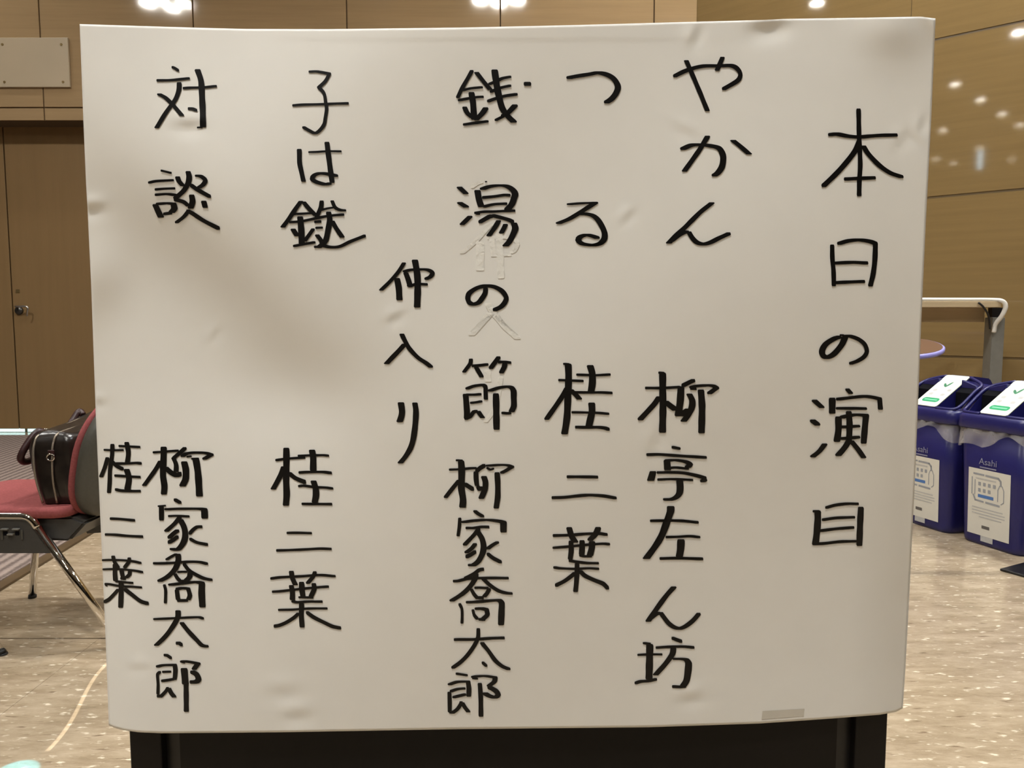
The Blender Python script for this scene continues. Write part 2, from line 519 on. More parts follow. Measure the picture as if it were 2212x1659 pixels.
PL = [mirror_to_ceiling(*q, (0, WY, 0), n_back) for q in lamp_left]
PM = [mirror_to_ceiling(*q, (0, WY, 0), n_back) for q in lamp_mid]
downlight(PL, 'cluster of four round ceiling lamps mirrored in the veneer wall near the beige panel', None)
downlight(PM, 'cluster of four round ceiling lamps mirrored in the veneer wall above the paper', None)
for q in lamp_far:
    p = mirror_to_ceiling(*q, CORNER, WN)
    if -12.6 < p[0] < 12.6 and p[1] > -17.8:
        downlight([p], 'single round ceiling downlight mirrored in the angled lacquered wall', 'single downlights of the hall ceiling', 0.085, 'lamp' if q[1] < 100 else 'lamp_dim')
# unseen clusters added to light the right floor and the paper
cl = np.array(PL) - np.mean(PL, axis=0)
cA, cB = np.mean(PL, axis=0), np.mean(PM, axis=0)
for gx_, gy_ in ((2 * cB[0] - cA[0], cA[1]), (-0.70, -0.45), (-0.90, -2.50)):
    downlight([np.array([gx_, gy_, CEIL]) + k for k in cl], 'added unseen cluster of four ceiling lamps lighting the paper and floor', 'lamp clusters over the lobby')

for q_, l_ in (((-4.45, 5.75), 'small round ceiling lamp close to the door wall above the beige panel'), ((0.75, 5.75), 'added unseen lamp brightening the veneer wall by the corner'),
               (tuple((CORNER + WD * 1.5 + WN * 0.6)[:2]), 'added unseen lamp brightening the angled wall near the corner'), (tuple((CORNER + WD * 2.9 + WN * 0.6)[:2]), 'added unseen lamp brightening the angled wall above the counter')):
    downlight([np.array([q_[0], q_[1], CEIL])], l_, None, 0.085 if q_[1] > 5.7 else 0.13)  # unseen washers added to brighten the walls, save the one by the door

cool = downlight([np.array([2.35, 1.55, CEIL])], 'added unseen cool white ceiling lamp brightening the floor beside the bins', None, 0.16)  # added out of view to brighten and cool the floor by the bins
for c_ in cool.children:
    if c_.name.startswith('lamp'): c_.data.materials[0] = emit('cool_lamp_glow', (0.80, 0.90, 1.0), LAMP)
# slim cool lamp hanging deep in the hall, mirrored in the angled wall
h_ = hit(2117, 345, CORNER, WN); d_ = ray(2117, 345); r_ = d_ - 2 * np.dot(d_, WN) * WN
hl = h_ + r_ * ((4.35 - h_[2]) / r_[2])
tl = thing('hanging_lamp', (hl[0], hl[1], 4.16), 'slim upright cool white lamp hanging in the hall, mirrored in the angled wall', 'lamp')
bm = bmesh.new(); lathe(bm, [(0.045, 0.0), (0.05, 0.01), (0.05, 0.37), (0.045, 0.38)], 20); obj('tube', bm, emit('cool_tube_glow', (0.60, 0.85, 1.0), 9.0), tl, True)
bm = bmesh.new(); lathe(bm, [(0.01, 0.38), (0.01, CEIL - 4.16)], 8); obj('rod', bm, 'steel', tl, True)

# ------------------------------------------------------------------ beige panel on the wall above the door
pa = at_depth(146, 81, WY - 0.02); pb = at_depth(150, 188, WY - 0.02)
pw = thing('wall_notice_panel', ((pa[0] - 0.6), WY - 0.02, pb[2]), 'blank beige rectangular panel screwed to the veneer wall above the door', 'panel')
ph = pa[2] - pb[2]
obj('board', bbox((-0.62, 0.0, 0.0), (0.6, 0.02, ph), 0.003, 2), 'panel', pw)
for sx_ in (-0.57, at_depth(5, 95, WY - 0.02)[0] - (pa[0] - 0.6), 0.545):
    for sz_ in (0.04, ph - 0.055):
        bm = bmesh.new()
        bmesh.ops.create_cone(bm, cap_ends=True, segments=12, radius1=0.011, radius2=0.009, depth=0.004, matrix=Matrix.Translation((sx_, -0.002, sz_)) @ Matrix.Rotation(math.radians(90), 4, 'X'))
        obj('screw', bm, 'brass', pw)

# ------------------------------------------------------------------ carpet with its edge strip
e0 = on_floor(0, 1262); e1 = on_floor(215, 1132)
ed = (e1 - e0) / np.linalg.norm(e1 - e0)
def epoint(y): return e0 + ed * ((y - e0[1]) / ed[1])
ya, yb_ = 2.34, WY - 0.001
cp = thing('carpet', (0, 0, 0), 'ribbed greyish mauve carpet laid before the door wall, beside the marbled floor', 'carpet')
bm = bmesh.new()
E0, E1 = epoint(ya), epoint(yb_)
prism(bm, [(-8.99, ya), (E0[0], ya), (E1[0], yb_), (-8.99, yb_)], 2, 0.0, 0.014)
obj('pile', bm, 'carpet', cp)
bm = bmesh.new()
prism(bm, [(E0[0], ya), (E0[0] + 0.045, ya), (E1[0] + 0.045, yb_), (E1[0], yb_)], 2, 0.0, 0.010)
obj('edge_strip', bm, plain('brown_edge_strip', (0.085, 0.052, 0.022), 0.5, noise=0.1, nscale=10), cp)

# ------------------------------------------------------------------ sign stand: dark framed board on feet
BY = 0.935
sl = at_depth(279, 1590, BY)[0]; sr = at_depth(1918, 1550, BY)[0]
scx = (sl + sr) / 2; hw = (sr - sl) / 2
st = thing('sign_stand', (scx, BY, 0), 'black framed board stand holding the big handwritten paper', 'sign stand')
STL = 0.041; CH = 0.021
for s in (-1, 1):
    a, b = sorted((s * hw, s * (hw - STL)))
    obj('stile', bbox((a, 0, 0.06), (b, 0.035, 1.30), 0.002, 2), 'board', st)
    a, b = sorted((s * (hw - STL), s * (hw - STL - CH)))
    obj('groove_channel', bbox((a, 0.014, 0.10), (b, 0.030, 1.27)), 'black', st)
    f = obj('foot', bbox((s * (hw - 0.05) - 0.025, -0.20, 0.03), (s * (hw - 0.05) + 0.025, 0.28, 0.06), 0.004, 2), 'board', st)
    for yy in (-0.17, 0.25):
        bm = bmesh.new(); lathe(bm, [(0.018, 0.0), (0.02, 0.004), (0.02, 0.03)], 16, (s * (hw - 0.05), yy, 0.0))
        obj('glide', bm, 'rubber', f)
inner = hw - STL - CH
obj('top_rail', bbox((-inner, 0.002, 1.265), (inner, 0.033, 1.30), 0.002, 2), 'board', st)
obj('bottom_rail', bbox((-inner, 0.002, 0.10), (inner, 0.033, 0.14), 0.002, 2), 'board', st)
obj('panel', bbox((-inner, 0.006, 0.14), (inner, 0.028, 1.265)), 'board', st)

# ------------------------------------------------------------------ the paper
PY = 0.90
def sig(t): return 1.0 / (1.0 + np.exp(-t))
_rs = np.random.RandomState(11)
_wav = [(_rs.uniform(0.0016, 0.0062), _rs.uniform(0, 6.28), _rs.uniform(0, 6.28)) for _ in range(7)]
DENTS = [(1500, 76, 16, .0011, 20), (1660, 52, 26, .0026, 80), (462, 722, 12, .0006, 30), (852, 684, 14, .0008, 60),
         (1356, 466, 13, .0007, 40), (408, 268, 20, .0014, 90), (1988, 268, 12, .0008, 10), (642, 1542, 20, .0010, 85),
         (1492, 1505, 18, .0009, 80), (196, 448, 18, .0016, 85), (210, 868, 14, .0008, 85), (1480, 280, 18, .0006, 120),
         (1945, 300, 16, .0006, 30), (1412, 950, 20, .0006, 20), (300, 1440, 14, .0006, 90), (610, 1490, 22, .0007, 88), (1980, 300, 12, .0005, 140)]
def fdisp(px, py):
    """how far the sheet stands behind its mean plane (m), as a function of where it is on the sheet"""
    px = np.asarray(px, float); py = np.asarray(py, float)
    f = np.zeros_like(px)
    for k, a, b in _wav:
        f += 0.0008 * np.sin(px * k + a) * np.cos(py * k * 0.9 + b)
    # slack fold running down from the left edge towards the middle
    ux, uy = 0.70, 0.714
    cx, cy = 430.0, 545.0
    al = (px - cx) * ux + (py - cy) * uy
    d = -(px - cx) * uy + (py - cy) * ux
    win = np.exp(-(al / np.where(al > 0, 430.0, 300.0)) ** 2)
    f += 0.0500 * sig(d / 50.0) * win - 0.0240 * win
    f -= 0.0060 * np.exp(-(((px - 205) / 62) ** 2 + ((py - 590) / 80) ** 2))
    # shallow hollow below the fold and soft swell on the right
    f += 0.0060 * np.exp(-(((px - 640) / 200) ** 2 + ((py - 850) / 110) ** 2))
    f -= 0.0190 * np.exp(-(((px - 930) / 470) ** 2 + ((py - 980) / np.where(py < 980, 420.0, 720.0)) ** 2))
    f -= 0.0200 * np.exp(-(((px - 1560) / 620) ** 2 + ((py - 600) / 520) ** 2))
    # top right corner pulled back, its tip turned forward
    f -= 0.0100 * np.exp(-(((px - 1930) / 85) ** 2 + ((py - 45) / 75) ** 2))
    q = np.clip((px - 1985 + (70 - py) * 0.7) / 40.0, 0, 1)
    f -= 0.0035 * q * q
    # sides curl back past the board
    c = np.clip((335 - px) / 120.0, 0, 1) * np.clip((py - 650) / 600.0, 0, 1)
    f += 0.020 * c * c
    c = np.clip((px - 1840) / 130.0, 0, 1) * np.clip((py - 500) / 800.0, 0, 1)
    f += 0.016 * c * c
    # lower right falls away a little
    f += 0.024 * np.clip((px - 1150) / 800.0, 0, 1) ** 2 * np.clip((py - 150) / 1300.0, 0, 1)
    for x, y, s, a, ang in DENTS:
        an = math.radians(ang)
        e = ((px - x) * math.cos(an) + (py - y) * math.sin(an)) / s
        n_ = (-(px - x) * math.sin(an) + (py - y) * math.cos(an)) / (s * 1.6)
        f += a * 2.6 * e * np.exp(-(e * e + n_ * n_))
    # edge of the strip taped behind the top
    f -= 0.0004 * sig((86 - py) / 1.6) * np.clip((px - 480) / 200, 0, 1) * np.clip((1700 - px) / 300, 0, 1)
    return f

def paper_points(px, py, off=0.0):
    px = np.asarray(px, float); py = np.asarray(py, float)
    u = (px - 1106.0) / FPX; v = (py - 829.5) / FPX
    dx = u; dy = math.cos(PITCH) - v * math.sin(PITCH); dz = -math.sin(PITCH) - v * math.cos(PITCH)
    t = (PY + fdisp(px, py) - off) / dy
    return np.stack([dx * t, dy * t, 1.0 + dz * t], axis=-1)

def curve_y(pts, t, key):
    p = np.array(pts, float)
    k = p[:, key]; k = (k - k[0]) / (k[-1] - k[0])
    return np.interp(t, k, p[:, 0]), np.interp(t, k, p[:, 1])

TOP = [(172, 52), (300, 56), (430, 60), (530, 62.5), (700, 63), (1000, 59.5), (1250, 54), (1500, 47), (1655, 43), (1690, 41), (1850, 38.5), (1990, 36), (2021, 40)]
BOT = [(235, 1567), (250, 1573), (270, 1578), (300, 1582), (350, 1584), (600, 1582), (1000, 1575), (1400, 1571), (1640, 1563), (1800, 1552), (1900, 1544), (1935, 1538), (1950, 1530)]
LEF = [(172, 52), (180, 260), (186, 400), (189, 450), (197, 620), (207, 900), (218, 1150), (228, 1380), (235, 1567)]
RIG = [(2021, 40), (2012, 250), (2000, 480), (1990, 700), (1978, 1000), (1965, 1270), (1956, 1440), (1950, 1530)]
NU, NV = 330, 270
U, V = np.meshgrid(np.linspace(0, 1, NU), np.linspace(0, 1, NV))
tx, ty = curve_y(TOP, U, 0); bx_, by_ = curve_y(BOT, U, 0); lx, ly = curve_y(LEF, V, 1); rx, ry = curve_y(RIG, V, 1)
def bil(a00, a10, a01, a11): return (1 - U) * (1 - V) * a00 + U * (1 - V) * a10 + (1 - U) * V * a01 + U * V * a11
gx = (1 - V) * tx + V * bx_ + (1 - U) * lx + U * rx - bil(172, 2021, 235, 1950)
gy = (1 - V) * ty + V * by_ + (1 - U) * ly + U * ry - bil(52, 40, 1567, 1530)
W3 = paper_points(gx, gy).reshape(-1, 3)
PO = np.array([scx, PY, 0.5])
faces = []
for j in range(NV - 1):
    for i in range(NU - 1):
        a = j * NU + i
        faces.append((a, a + NU, a + NU + 1, a + 1))
paper = thing('handwritten_poster', tuple(PO), 'large wrinkled white paper with black handwritten Japanese programme, taped to the stand', 'poster')
me = bpy.data.meshes.new('paper_sheet')
me.from_pydata((W3 - PO).tolist(), [], faces)
me.materials.append(M['paper'])
me.polygons.foreach_set('use_smooth', [True] * len(me.polygons))
sheet = bpy.data.objects.new('paper_sheet', me); COL.objects.link(sheet); sheet.parent = paper
so = sheet.modifiers.new('thickness', 'SOLIDIFY'); so.thickness = 0.00035; so.offset = -1.0
# strip of tape near the lower edge
def sheet_patch(corners, off, n=10):
    c = np.array(corners, float)
    uu, vv = np.meshgrid(np.linspace(0, 1, n), np.linspace(0, 1, n))
    q = ((1 - uu) * (1 - vv))[..., None] * c[0] + (uu * (1 - vv))[..., None] * c[1] + (uu * vv)[..., None] * c[2] + ((1 - uu) * vv)[..., None] * c[3]
    P = paper_points(q[..., 0], q[..., 1], off).reshape(-1, 3) - PO
    bm = bmesh.new(); vs = [bm.verts.new(p) for p in P]
    for j in range(n - 1):
        for i in range(n - 1):
            bm.faces.new((vs[j * n + i], vs[j * n + i + 1], vs[(j + 1) * n + i + 1], vs[(j + 1) * n + i]))
    return bm
obj('tape', sheet_patch([(1647, 1536), (1738, 1531), (1736, 1547), (1645, 1554)], 0.0005), 'tape', paper)

# ------------------------------------------------------------------ handwriting: pen paths (crop origin, nib width/height, strokes)
WRITING = '''
@本 1760 220 85 60
785,120 795,600 815,1100 800,1400 795,1690
235,590 400,578 600,615 800,628 1000,612 1200,600 1490,592
800,690 720,880 560,1090 380,1290 150,1510 ;95
870,790 960,930 1150,1130 1350,1270 1590,1355 ;95 50
520,1385 800,1370 1100,1358
@日 1750 500 82 56
395,235 400,500 420,700 425,980
480,225 700,165 900,152 1080,180 1170,215 | 1160,500 1130,750 1075,985 ;92
420,568 750,553 1045,565
430,920 700,905 990,895
@の 1740 640 110 58
725,705 640,880 500,1040 380,1095 310,1050 300,960 370,850 520,755 650,715
650,712 800,715 950,770 1060,860 1100,980 1050,1080 930,1160 780,1213 ;80 50
610,690 690,700 ;60 30
@演 1740 820 120 50
155,372 300,500 ;110 40
112,725 232,815 ;112 50
350,1150 250,1280 120,1385 ;105 35
745,168 818,250 ;92 40
480,325 478,610 ;122
540,355 800,325 1050,300 1200,315 1330,345 | 1345,540 ;92
540,515 800,515 1110,520
775,565 790,800 780,1080 ;112
590,660 590,900 560,1115 ;120
610,685 750,650 900,630 1085,640 | 1060,900 1040,1150 ;112
630,850 750,845 985,830
600,1060 800,1045 985,1025
790,1080 700,1220 580,1360 ;118 40
820,1100 950,1260 1048,1400 ;108 40
@目 1720 1040 120 48
385,520 385,700 365,950 340,1140 ;122
292,535 420,535 ;60 45
515,475 700,425 900,400 1125,402 ;60
1160,455 1145,750 1130,1155 ;112
455,690 700,655 1060,640 ;60
420,885 700,850 1045,822 ;60
300,1120 500,1110 800,1078 1120,1070 ;60
@や 1440 100 82 58
120,545 300,455 450,400 650,355 850,350 1000,348 1150,345 1250,385 1320,480 1300,580 1220,650 1000,775
1005,190 900,435 ;90 30
350,250 430,430 580,780 735,1160 ;90 30
@か 1450 240 115 52
165,690 370,608 560,605 700,620 850,660 920,760 930,880 900,1010 830,1110 750,1165
655,445 500,700 230,1080 ;100 30
1100,520 1250,640 1400,770 ;118 30
@ん 1420 400 110 50
985,310 750,500 500,750 330,900 200,1040 ;112 25
250,1000 400,890 500,840 570,842 ;70 55
560,835 640,960 720,1030 830,1055 950,1025 1100,950 1310,855 ;90 55
@柳 1370 780 125 48
510,205 510,500 515,800 505,1285
428,205 545,215 ;50 40
190,482 500,482 830,465 ;60
450,640 350,780 100,1050 ;105
560,730 660,810 745,870 ;90 75
1090,335 1000,375 850,450 ;85 62
840,450 825,700 785,990 ;128
830,970 980,870 ;100 80
985,585 1040,700 1030,830 970,960 880,1080 ;118 30
985,480 1100,450 1300,435 1420,445 1480,480 | 1330,585 ;95 45
1000,495 1120,500 ;40 40
1195,510 1215,800 1205,1295 ;122
@亭 1370 940 125 46
665,210 835,245 ;50 45
215,350 450,345 800,370 1050,385 1305,402 ;60 50
585,440 600,630 ;128
540,455 750,448 920,475 1000,520 950,580 ;115 42
600,590 750,580 985,605 ;60 42
340,645 290,820 ;128 30
400,670 700,668 900,680 1100,720 1300,775 ;90 48
1300,785 1200,830 ;100 55
410,797 700,788 1060,805 ;60 44
815,800 822,950 805,1050 740,1120 640,1155 520,1145 ;125 42
@左 1370 1060 125 46
280,540 600,535 850,540 1160,570 ;60 48
655,275 650,370 590,540 510,760 400,960 210,1220 ;135 30
560,832 800,825 1000,815 1190,835 ;60 44
840,870 830,1050 805,1190 ;135
450,1215 800,1208 1240,1222 ;60 50
@ん 1370 1220 105 55
715,395 560,570 400,790 330,890 245,1015 ;105 30
290,960 400,880 475,860 ;70 55
470,855 540,950 620,1050 720,1120 820,1140 920,1100 1050,1000 1165,870 ;85 52
@坊 1350 1340 128 44
315,405 470,425 ;60 42
445,425 440,700 430,1060
220,620 440,610 675,610 ;60 40
170,1130 280,1095 430,1085 580,1050 ;60 48
830,310 1030,385 ;50 55
545,490 800,475 1050,470 1250,488 ;60 46
870,490 850,600 740,760 545,980 ;110 28
850,690 1000,690 1100,705 1140,760 1140,800 1125,950 1100,1080 1040,1180 ;125 40
1100,1185 980,1192 840,1185 ;60 50
@つ 1190 120 112 55
275,405 450,372 700,332 850,308 1000,340 1120,410 1195,520 1195,600 1150,700 1080,780 975,850
@る 1170 400 118 44
445,345 700,325 960,315 | 700,480 500,600 265,695 ;112 36
640,512 800,515 920,545 1010,620 1090,750 1130,860 1120,960 1060,1035 960,1070 850,1070 720,1045 655,985 690,925 800,892 900,908 1040,955 ;112 46
@桂 1160 770 122 42
560,130 565,400 550,800 535,1100 490,1395
465,130 590,140 ;60 36
378,422 600,430 840,440 ;60
540,560 430,750 165,1130 ;95
600,600 690,680 765,765 ;105 40
950,155 990,300 990,480 965,640 ;125
700,325 900,332 1100,335 1325,322 ;60
620,640 900,645 1150,645 1358,655 ;60 45
980,825 985,980 960,1100 925,1260 ;125
615,1000 800,1003 1100,1012 1300,1030 ;60
678,1265 900,1270 1100,1268 1230,1285 1305,1315 ;60 52
@二 1170 960 60 52
445,580 700,580 1015,585
175,955 400,948 650,922 850,908 1100,922 1350,965
@葉 1170 1110 105 46
195,390 500,380 800,358 1050,355 1190,375 ;60 50
490,240 540,400 610,510 ;115
1020,240 960,370 860,470 ;110
190,610 500,585 800,555 1100,535 1230,545 ;60 44
525,480 530,650 510,820 ;92
480,835 600,855 800,880 1030,885 ;60 46
725,470 725,600 715,740 ;102
905,490 900,600 860,755 ;118
670,735 760,760 905,760 ;60 42
205,955 320,975 600,985 850,975 1035,985 ;60 42
635,880 630,1100 620,1250 605,1400 ;88
600,1060 500,1140 400,1210 240,1290 ;60 60
690,1030 780,1110 950,1190 1100,1250 1195,1340 ;65 60
@銭 970 120 108 44
415,265 350,380 230,590 150,760 ;72
490,300 600,440 740,610 ;95 30
235,625 380,590 610,565 ;60 40
400,655 430,850 450,1150 ;112
155,805 340,770 500,745 625,738 ;60 44
275,920 330,1030 420,1110 ;92
665,935 590,1040 480,1150 ;105
245,1240 450,1210 715,1175 ;60 46
815,250 850,500 900,750 960,950 1050,1080 1165,1190 ;122
700,520 850,460 950,410 1120,375 ;60 44
730,655 870,595 950,570 1120,535 ;60 44
680,825 850,765 1000,725 1235,690 ;60 48
1190,885 1070,1010 960,1090 ;110
990,1080 820,1165 ;60 40
1405,470 1405,545 ;132 40
@湯 960 370 118 44
265,285 390,400 ;108 32
250,550 415,650 ;112 36
465,805 310,955 ;98 32
590,335 620,500 665,640 ;120
640,330 800,275 950,255 1100,262 1200,310 1265,390 1240,500 1200,600 1120,690 ;122 44
670,472 900,450 1080,425 1190,430 ;60 48
690,635 900,590 1130,578 ;60 44
530,750 700,725 900,720 1060,712 1275,705 ;60 44
560,760 640,765 ;50 36
615,920 800,815 870,795 ;80 60
850,790 1000,825 1150,868 1250,915 ;60 56
1245,920 1270,1020 1220,1150 1160,1260 1090,1340 ;118 30
975,880 900,1010 790,1160 ;95 30
1100,945 1060,1030 1015,1110 ;95 30
725,188 765,185 ;20 22
@の 970 560 92 55
660,510 640,620 590,700 530,775 440,805 370,780 335,700 360,610 470,530 600,485 720,478 830,500 950,570 1025,680 1000,770 930,850 790,920
@節 970 750 98 46
395,205 380,290 300,400 262,450 ;75 30
400,335 550,325 710,305 ;60
480,350 540,450 590,535 ;85
895,170 830,260 740,380 ;85
870,265 1000,265 1120,280 ;60 48
1005,285 985,360 930,465 ;95
295,750 450,695 600,675 | 650,700 655,800 660,940 ;80 42
300,850 450,850 585,840 ;60 42
295,835 310,1000 320,1150 315,1290 ;108
370,1000 500,985 600,965 ;60 40
280,1290 380,1240 440,1160 520,1140 ;70 52
520,1145 570,1220 605,1265 ;95 30
695,790 900,725 1060,705 1120,722 | 1155,770 1158,900 1160,1050 1115,1160 ;108 40
1120,1175 1050,1185 935,1175 ;60 46
840,825 845,1100 850,1480 ;116
@柳 940 970 120 42
365,200 500,208 ;60 38
465,205 475,400 470,700 500,900 490,1050 ;122
245,370 450,362 620,345 750,340 ;60 40
430,560 330,680 180,870 ;78
520,620 600,670 695,730 ;60 68
900,285 800,345 730,405 ;62 66
730,400 735,550 750,660 ;88
750,660 790,715 850,690 ;60 70
870,485 900,580 895,700 860,800 820,890 ;108
920,330 990,370 1060,345 ;36 34
900,300 1000,295 1150,285 1300,290 1380,318 | 1250,395 1170,435 ;80 38
1110,415 1120,600 1120,850 1090,1065 ;100
@家 950 1070 118 42
620,275 690,330 785,385 ;72 40
360,400 350,550 325,735 ;62
380,485 600,455 850,440 1050,460 1140,480 | 1140,665 ;120
460,585 600,585 750,565 890,567 ;60 46
700,595 620,700 440,890 ;78
680,650 760,780 785,920 760,1050 690,1180 600,1250 515,1250 ;108 44
640,865 570,950 465,1030 ;82 42
650,1000 560,1060 460,1110 ;60 62
1055,830 960,880 850,960 ;75 42
850,1040 950,1120 1110,1205 ;58 54
@喬 950 1200 88 46
800,240 700,262 610,330 430,425 ;55 58
230,460 330,455 500,415 700,405 900,402 1240,405 ;60 48
650,320 620,440 520,580 400,690 195,820 ;98 40
760,400 900,530 1050,630 1180,670 1310,685 ;70 46
560,600 620,700 680,770 ;64
615,580 700,575 880,585 ;60 44
890,590 850,670 790,740 ;78
660,755 790,755 ;60 54
350,860 395,950 400,1100 395,1220 ;52
460,840 700,828 900,808 1060,800 | 1108,840 1105,1000 1095,1250 ;112
590,965 620,1070 680,1140 ;56
620,955 750,950 840,970 | 850,1060 770,1140 ;90
690,1140 820,1150 ;60 50
@太 940 1310 70 48
330,595 420,592 700,590 1000,570 1250,562 ;60 50
775,390 765,560 700,700 580,870 450,1000 305,1105 ;72 48
835,650 950,790 1080,970 1200,1070 1345,1132 ;80 44
845,1000 925,1070 ;46 42
@郎 940 1400 88 40
365,455 590,490 ;40 40
225,660 400,605 590,600 | 605,720 600,870 ;88
260,780 400,735 550,720 ;60 42
255,780 260,950 260,1150 ;74
305,885 450,850 560,825 ;60 44
245,1145 320,1150 400,1090 460,1000 470,955 ;66 48
480,975 540,1070 600,1145 ;86 36
640,525 750,505 900,500 1075,525 | 1060,600 950,685 ;90 38
660,540 770,550 ;40 30
950,690 1080,760 1130,830 1080,880 980,860 870,800 ;100 50
800,625 815,850 820,1230 ;84
@仲 790 530 108 42
690,310 580,480 430,650 270,805 ;80 28
560,585 590,750 605,985 ;114
880,255 920,500 930,750 920,1115 ;118
660,475 800,440 1000,430 1120,440 1195,490 1160,560 1060,612 ;85 42
715,485 760,600 800,735 ;100
740,705 800,730 900,692 1115,700 ;60 42
@入 800 690 100 44
560,258 620,380 700,520 850,680 1000,780 1095,855 ;92 40
620,440 500,570 285,795 ;108 26
@り 790 840 118 30
630,240 650,400 640,480 605,595 ;116
880,245 900,400 885,650 850,900 800,1060 720,1200 615,1330 ;104
@子 600 120 64 42
550,290 700,285 925,325 | 850,460 735,568 | 830,680 860,850 875,950 850,1120 830,1230 760,1330 670,1390 560,1340 445,1275 ;64 42
255,895 450,880 800,872 1000,862 1275,855 ;50 44
@は 600 260 88 40
385,510 390,750 420,900 465,1100 ;88
545,570 700,565 900,552 1145,555 ;50 36
880,385 905,600 945,900 975,1120 ;95
970,1125 850,1145 700,1105 615,1050 650,985 750,950 900,960 1085,1000 ;88 46
@鎹 600 400 92 40
420,285 320,420 200,600 85,755 ;90 28
460,300 560,420 680,540 ;90
240,520 450,510 620,500 ;60 40
400,560 420,800 430,1060 ;112
200,665 400,650 560,620 700,590 850,560 1000,540 1195,525 ;60 42
270,785 350,910 ;102
640,780 560,890 480,1000 ;70
270,1095 450,1060 680,1020 ;60 42
790,275 770,400 690,580 ;80
970,275 1030,400 1120,445 1230,455 ;72 38
760,450 900,415 1000,400 ;50 34
650,660 785,650 ;40 46
670,765 812,760 ;40 42
910,475 930,620 900,800 850,1000 740,1105 655,1105 ;102 46
970,640 1060,790 1160,935 ;96
700,890 770,980 800,1060 ;88
790,1080 950,1110 1110,1098 1300,1010 1580,900 ;50 50
@桂 560 940 115 40
485,225 485,500 480,800 490,1050 475,1265
285,450 500,420 830,400 ;60
440,560 380,720 245,970 ;100 30
530,680 650,770 840,850 ;60 66
945,260 965,400 965,640
685,370 900,362 1150,358 1255,370 ;60
700,670 900,660 1150,660 1305,680 ;60 46
970,815 1010,950 1015,1080 990,1210 ;116
690,915 800,905 1000,930 1200,940 1330,958 ;60 42
755,1230 900,1233 1310,1235 ;60 46
@二 570 1080 60 44
405,590 600,588 865,595
215,905 600,893 1000,872 1220,878
@葉 570 1200 95 42
110,415 300,390 700,370 1000,350 1290,372 ;60 44
490,275 510,400 570,530 ;94
920,285 880,380 780,500 ;76
140,650 300,640 600,605 900,575 1170,555 ;60 42
490,530 510,650 510,800 ;94
490,815 600,838 800,825 1055,825 ;60 42
675,470 680,600 700,740 ;98
895,495 900,600 840,740 ;90
615,748 890,752 ;60 40
250,975 500,970 800,950 1145,948 ;60 40
675,850 670,1050 685,1290 ;90
620,1040 530,1120 400,1200 280,1250 170,1270 ;55 55
760,1010 900,1110 1080,1200 1230,1270 1390,1305 ;58 54
@対 310 120 84 42
500,200 560,225 635,275 ;40 44
230,445 500,440 700,420 835,405 ;60 44
640,478 630,620 560,800 400,1020 230,1298 ;86 28
260,680 400,760 550,910 690,1075 ;92 34
700,585 850,575 1100,568 1320,545 ;60 42
965,245 1030,450 1045,700 1060,1000 1065,1285 ;108
955,1290 1060,1285 ;40 30
790,950 880,955 965,990 ;50 50
@談 300 330 102 42
385,315 590,365 ;30 36
160,540 300,510 630,490 ;60 44
280,660 450,645 655,638 ;60 42
280,755 500,740 680,760 ;60 44
290,925 400,1160 ;118
300,920 500,905 620,915 | 635,1000 580,1070 ;118 42
430,1100 600,1075 ;60 50
690,425 720,510 790,590 ;94
880,328 900,420 880,540 800,680 650,815 ;100
1000,405 1110,420 1190,490 1150,570 1065,630 ;88 42
920,570 1050,660 1290,795 ;64 58
620,830 800,880 890,950 ;64 54
945,748 960,870 920,1000 ;106
900,1030 800,1150 665,1255 ;74
850,1030 950,1080 1150,1210 1300,1290 1450,1365 ;64 58
1160,860 1190,985 ;104
@柳 300 940 112 42
445,205 440,400 430,700 455,900 445,1065
245,310 450,295 720,275 ;60 38
390,460 280,640 90,905 ;86 28
480,590 590,680 700,730 ;66 80
830,225 740,310 620,410 ;78 44
615,400 665,520 665,660 ;86
670,730 770,680 ;60 80
810,470 840,620 835,780 775,915 ;120
765,385 850,330 1000,312 1200,320 1300,350 | 1150,435 ;90 42
850,390 950,375 ;40 30
1020,415 1060,700 1085,1100 ;122
935,425 1080,420 ;60 36
@家 310 1040 108 42
545,315 675,390 ;64 52
320,440 320,700 ;88
252,445 405,432 ;40 28
370,500 600,490 1000,488 1090,500 | 1095,665 ;118
435,620 600,615 830,628 ;60 38
650,640 560,750 405,890 ;88 34
660,680 730,830 745,980 700,1120 610,1220 465,1205 ;112 42
620,870 540,930 455,1010 ;84 52
620,980 530,1050 435,1100 ;60 58
1060,810 960,815 880,870 820,940 ;58 54
820,1020 950,1090 1160,1135 ;48 48
@喬 310 1160 88 42
600,300 500,350 400,410 ;60 34
165,470 300,472 550,462 800,443 1000,448 1160,485 ;60 44
620,300 620,420 560,580 430,710 265,800 ;105 42
720,480 820,600 950,680 1080,740 1240,775 ;68 46
560,660 610,740 660,790 ;68
600,630 700,622 790,625 ;60 36
840,630 820,720 760,780 ;100
650,785 780,785 ;60 42
370,850 395,950 390,1190 ;55
435,860 700,830 950,805 1045,825 | 1040,1000 1055,1260 ;118
595,940 610,1060 620,1130 ;82
570,935 700,915 800,925 | 830,1040 800,1130 ;82
600,1138 800,1135 ;60 50
@太 310 1270 95 42
170,560 500,545 800,530 1000,525 1085,555 ;60 40
620,400 610,530 510,710 380,880 225,1030 ;100 28
680,620 800,770 950,930 1050,1030 1170,1055 ;88 44
575,990 640,990 700,1030 ;50 54
@郎 310 1370 82 40
355,370 420,378 505,435 ;44 46
220,585 350,555 560,550 | 570,650 555,820 ;80
330,675 500,670 ;50 38
300,670 250,720 260,900 255,1080 ;54 44
310,840 450,820 560,800 ;60 44
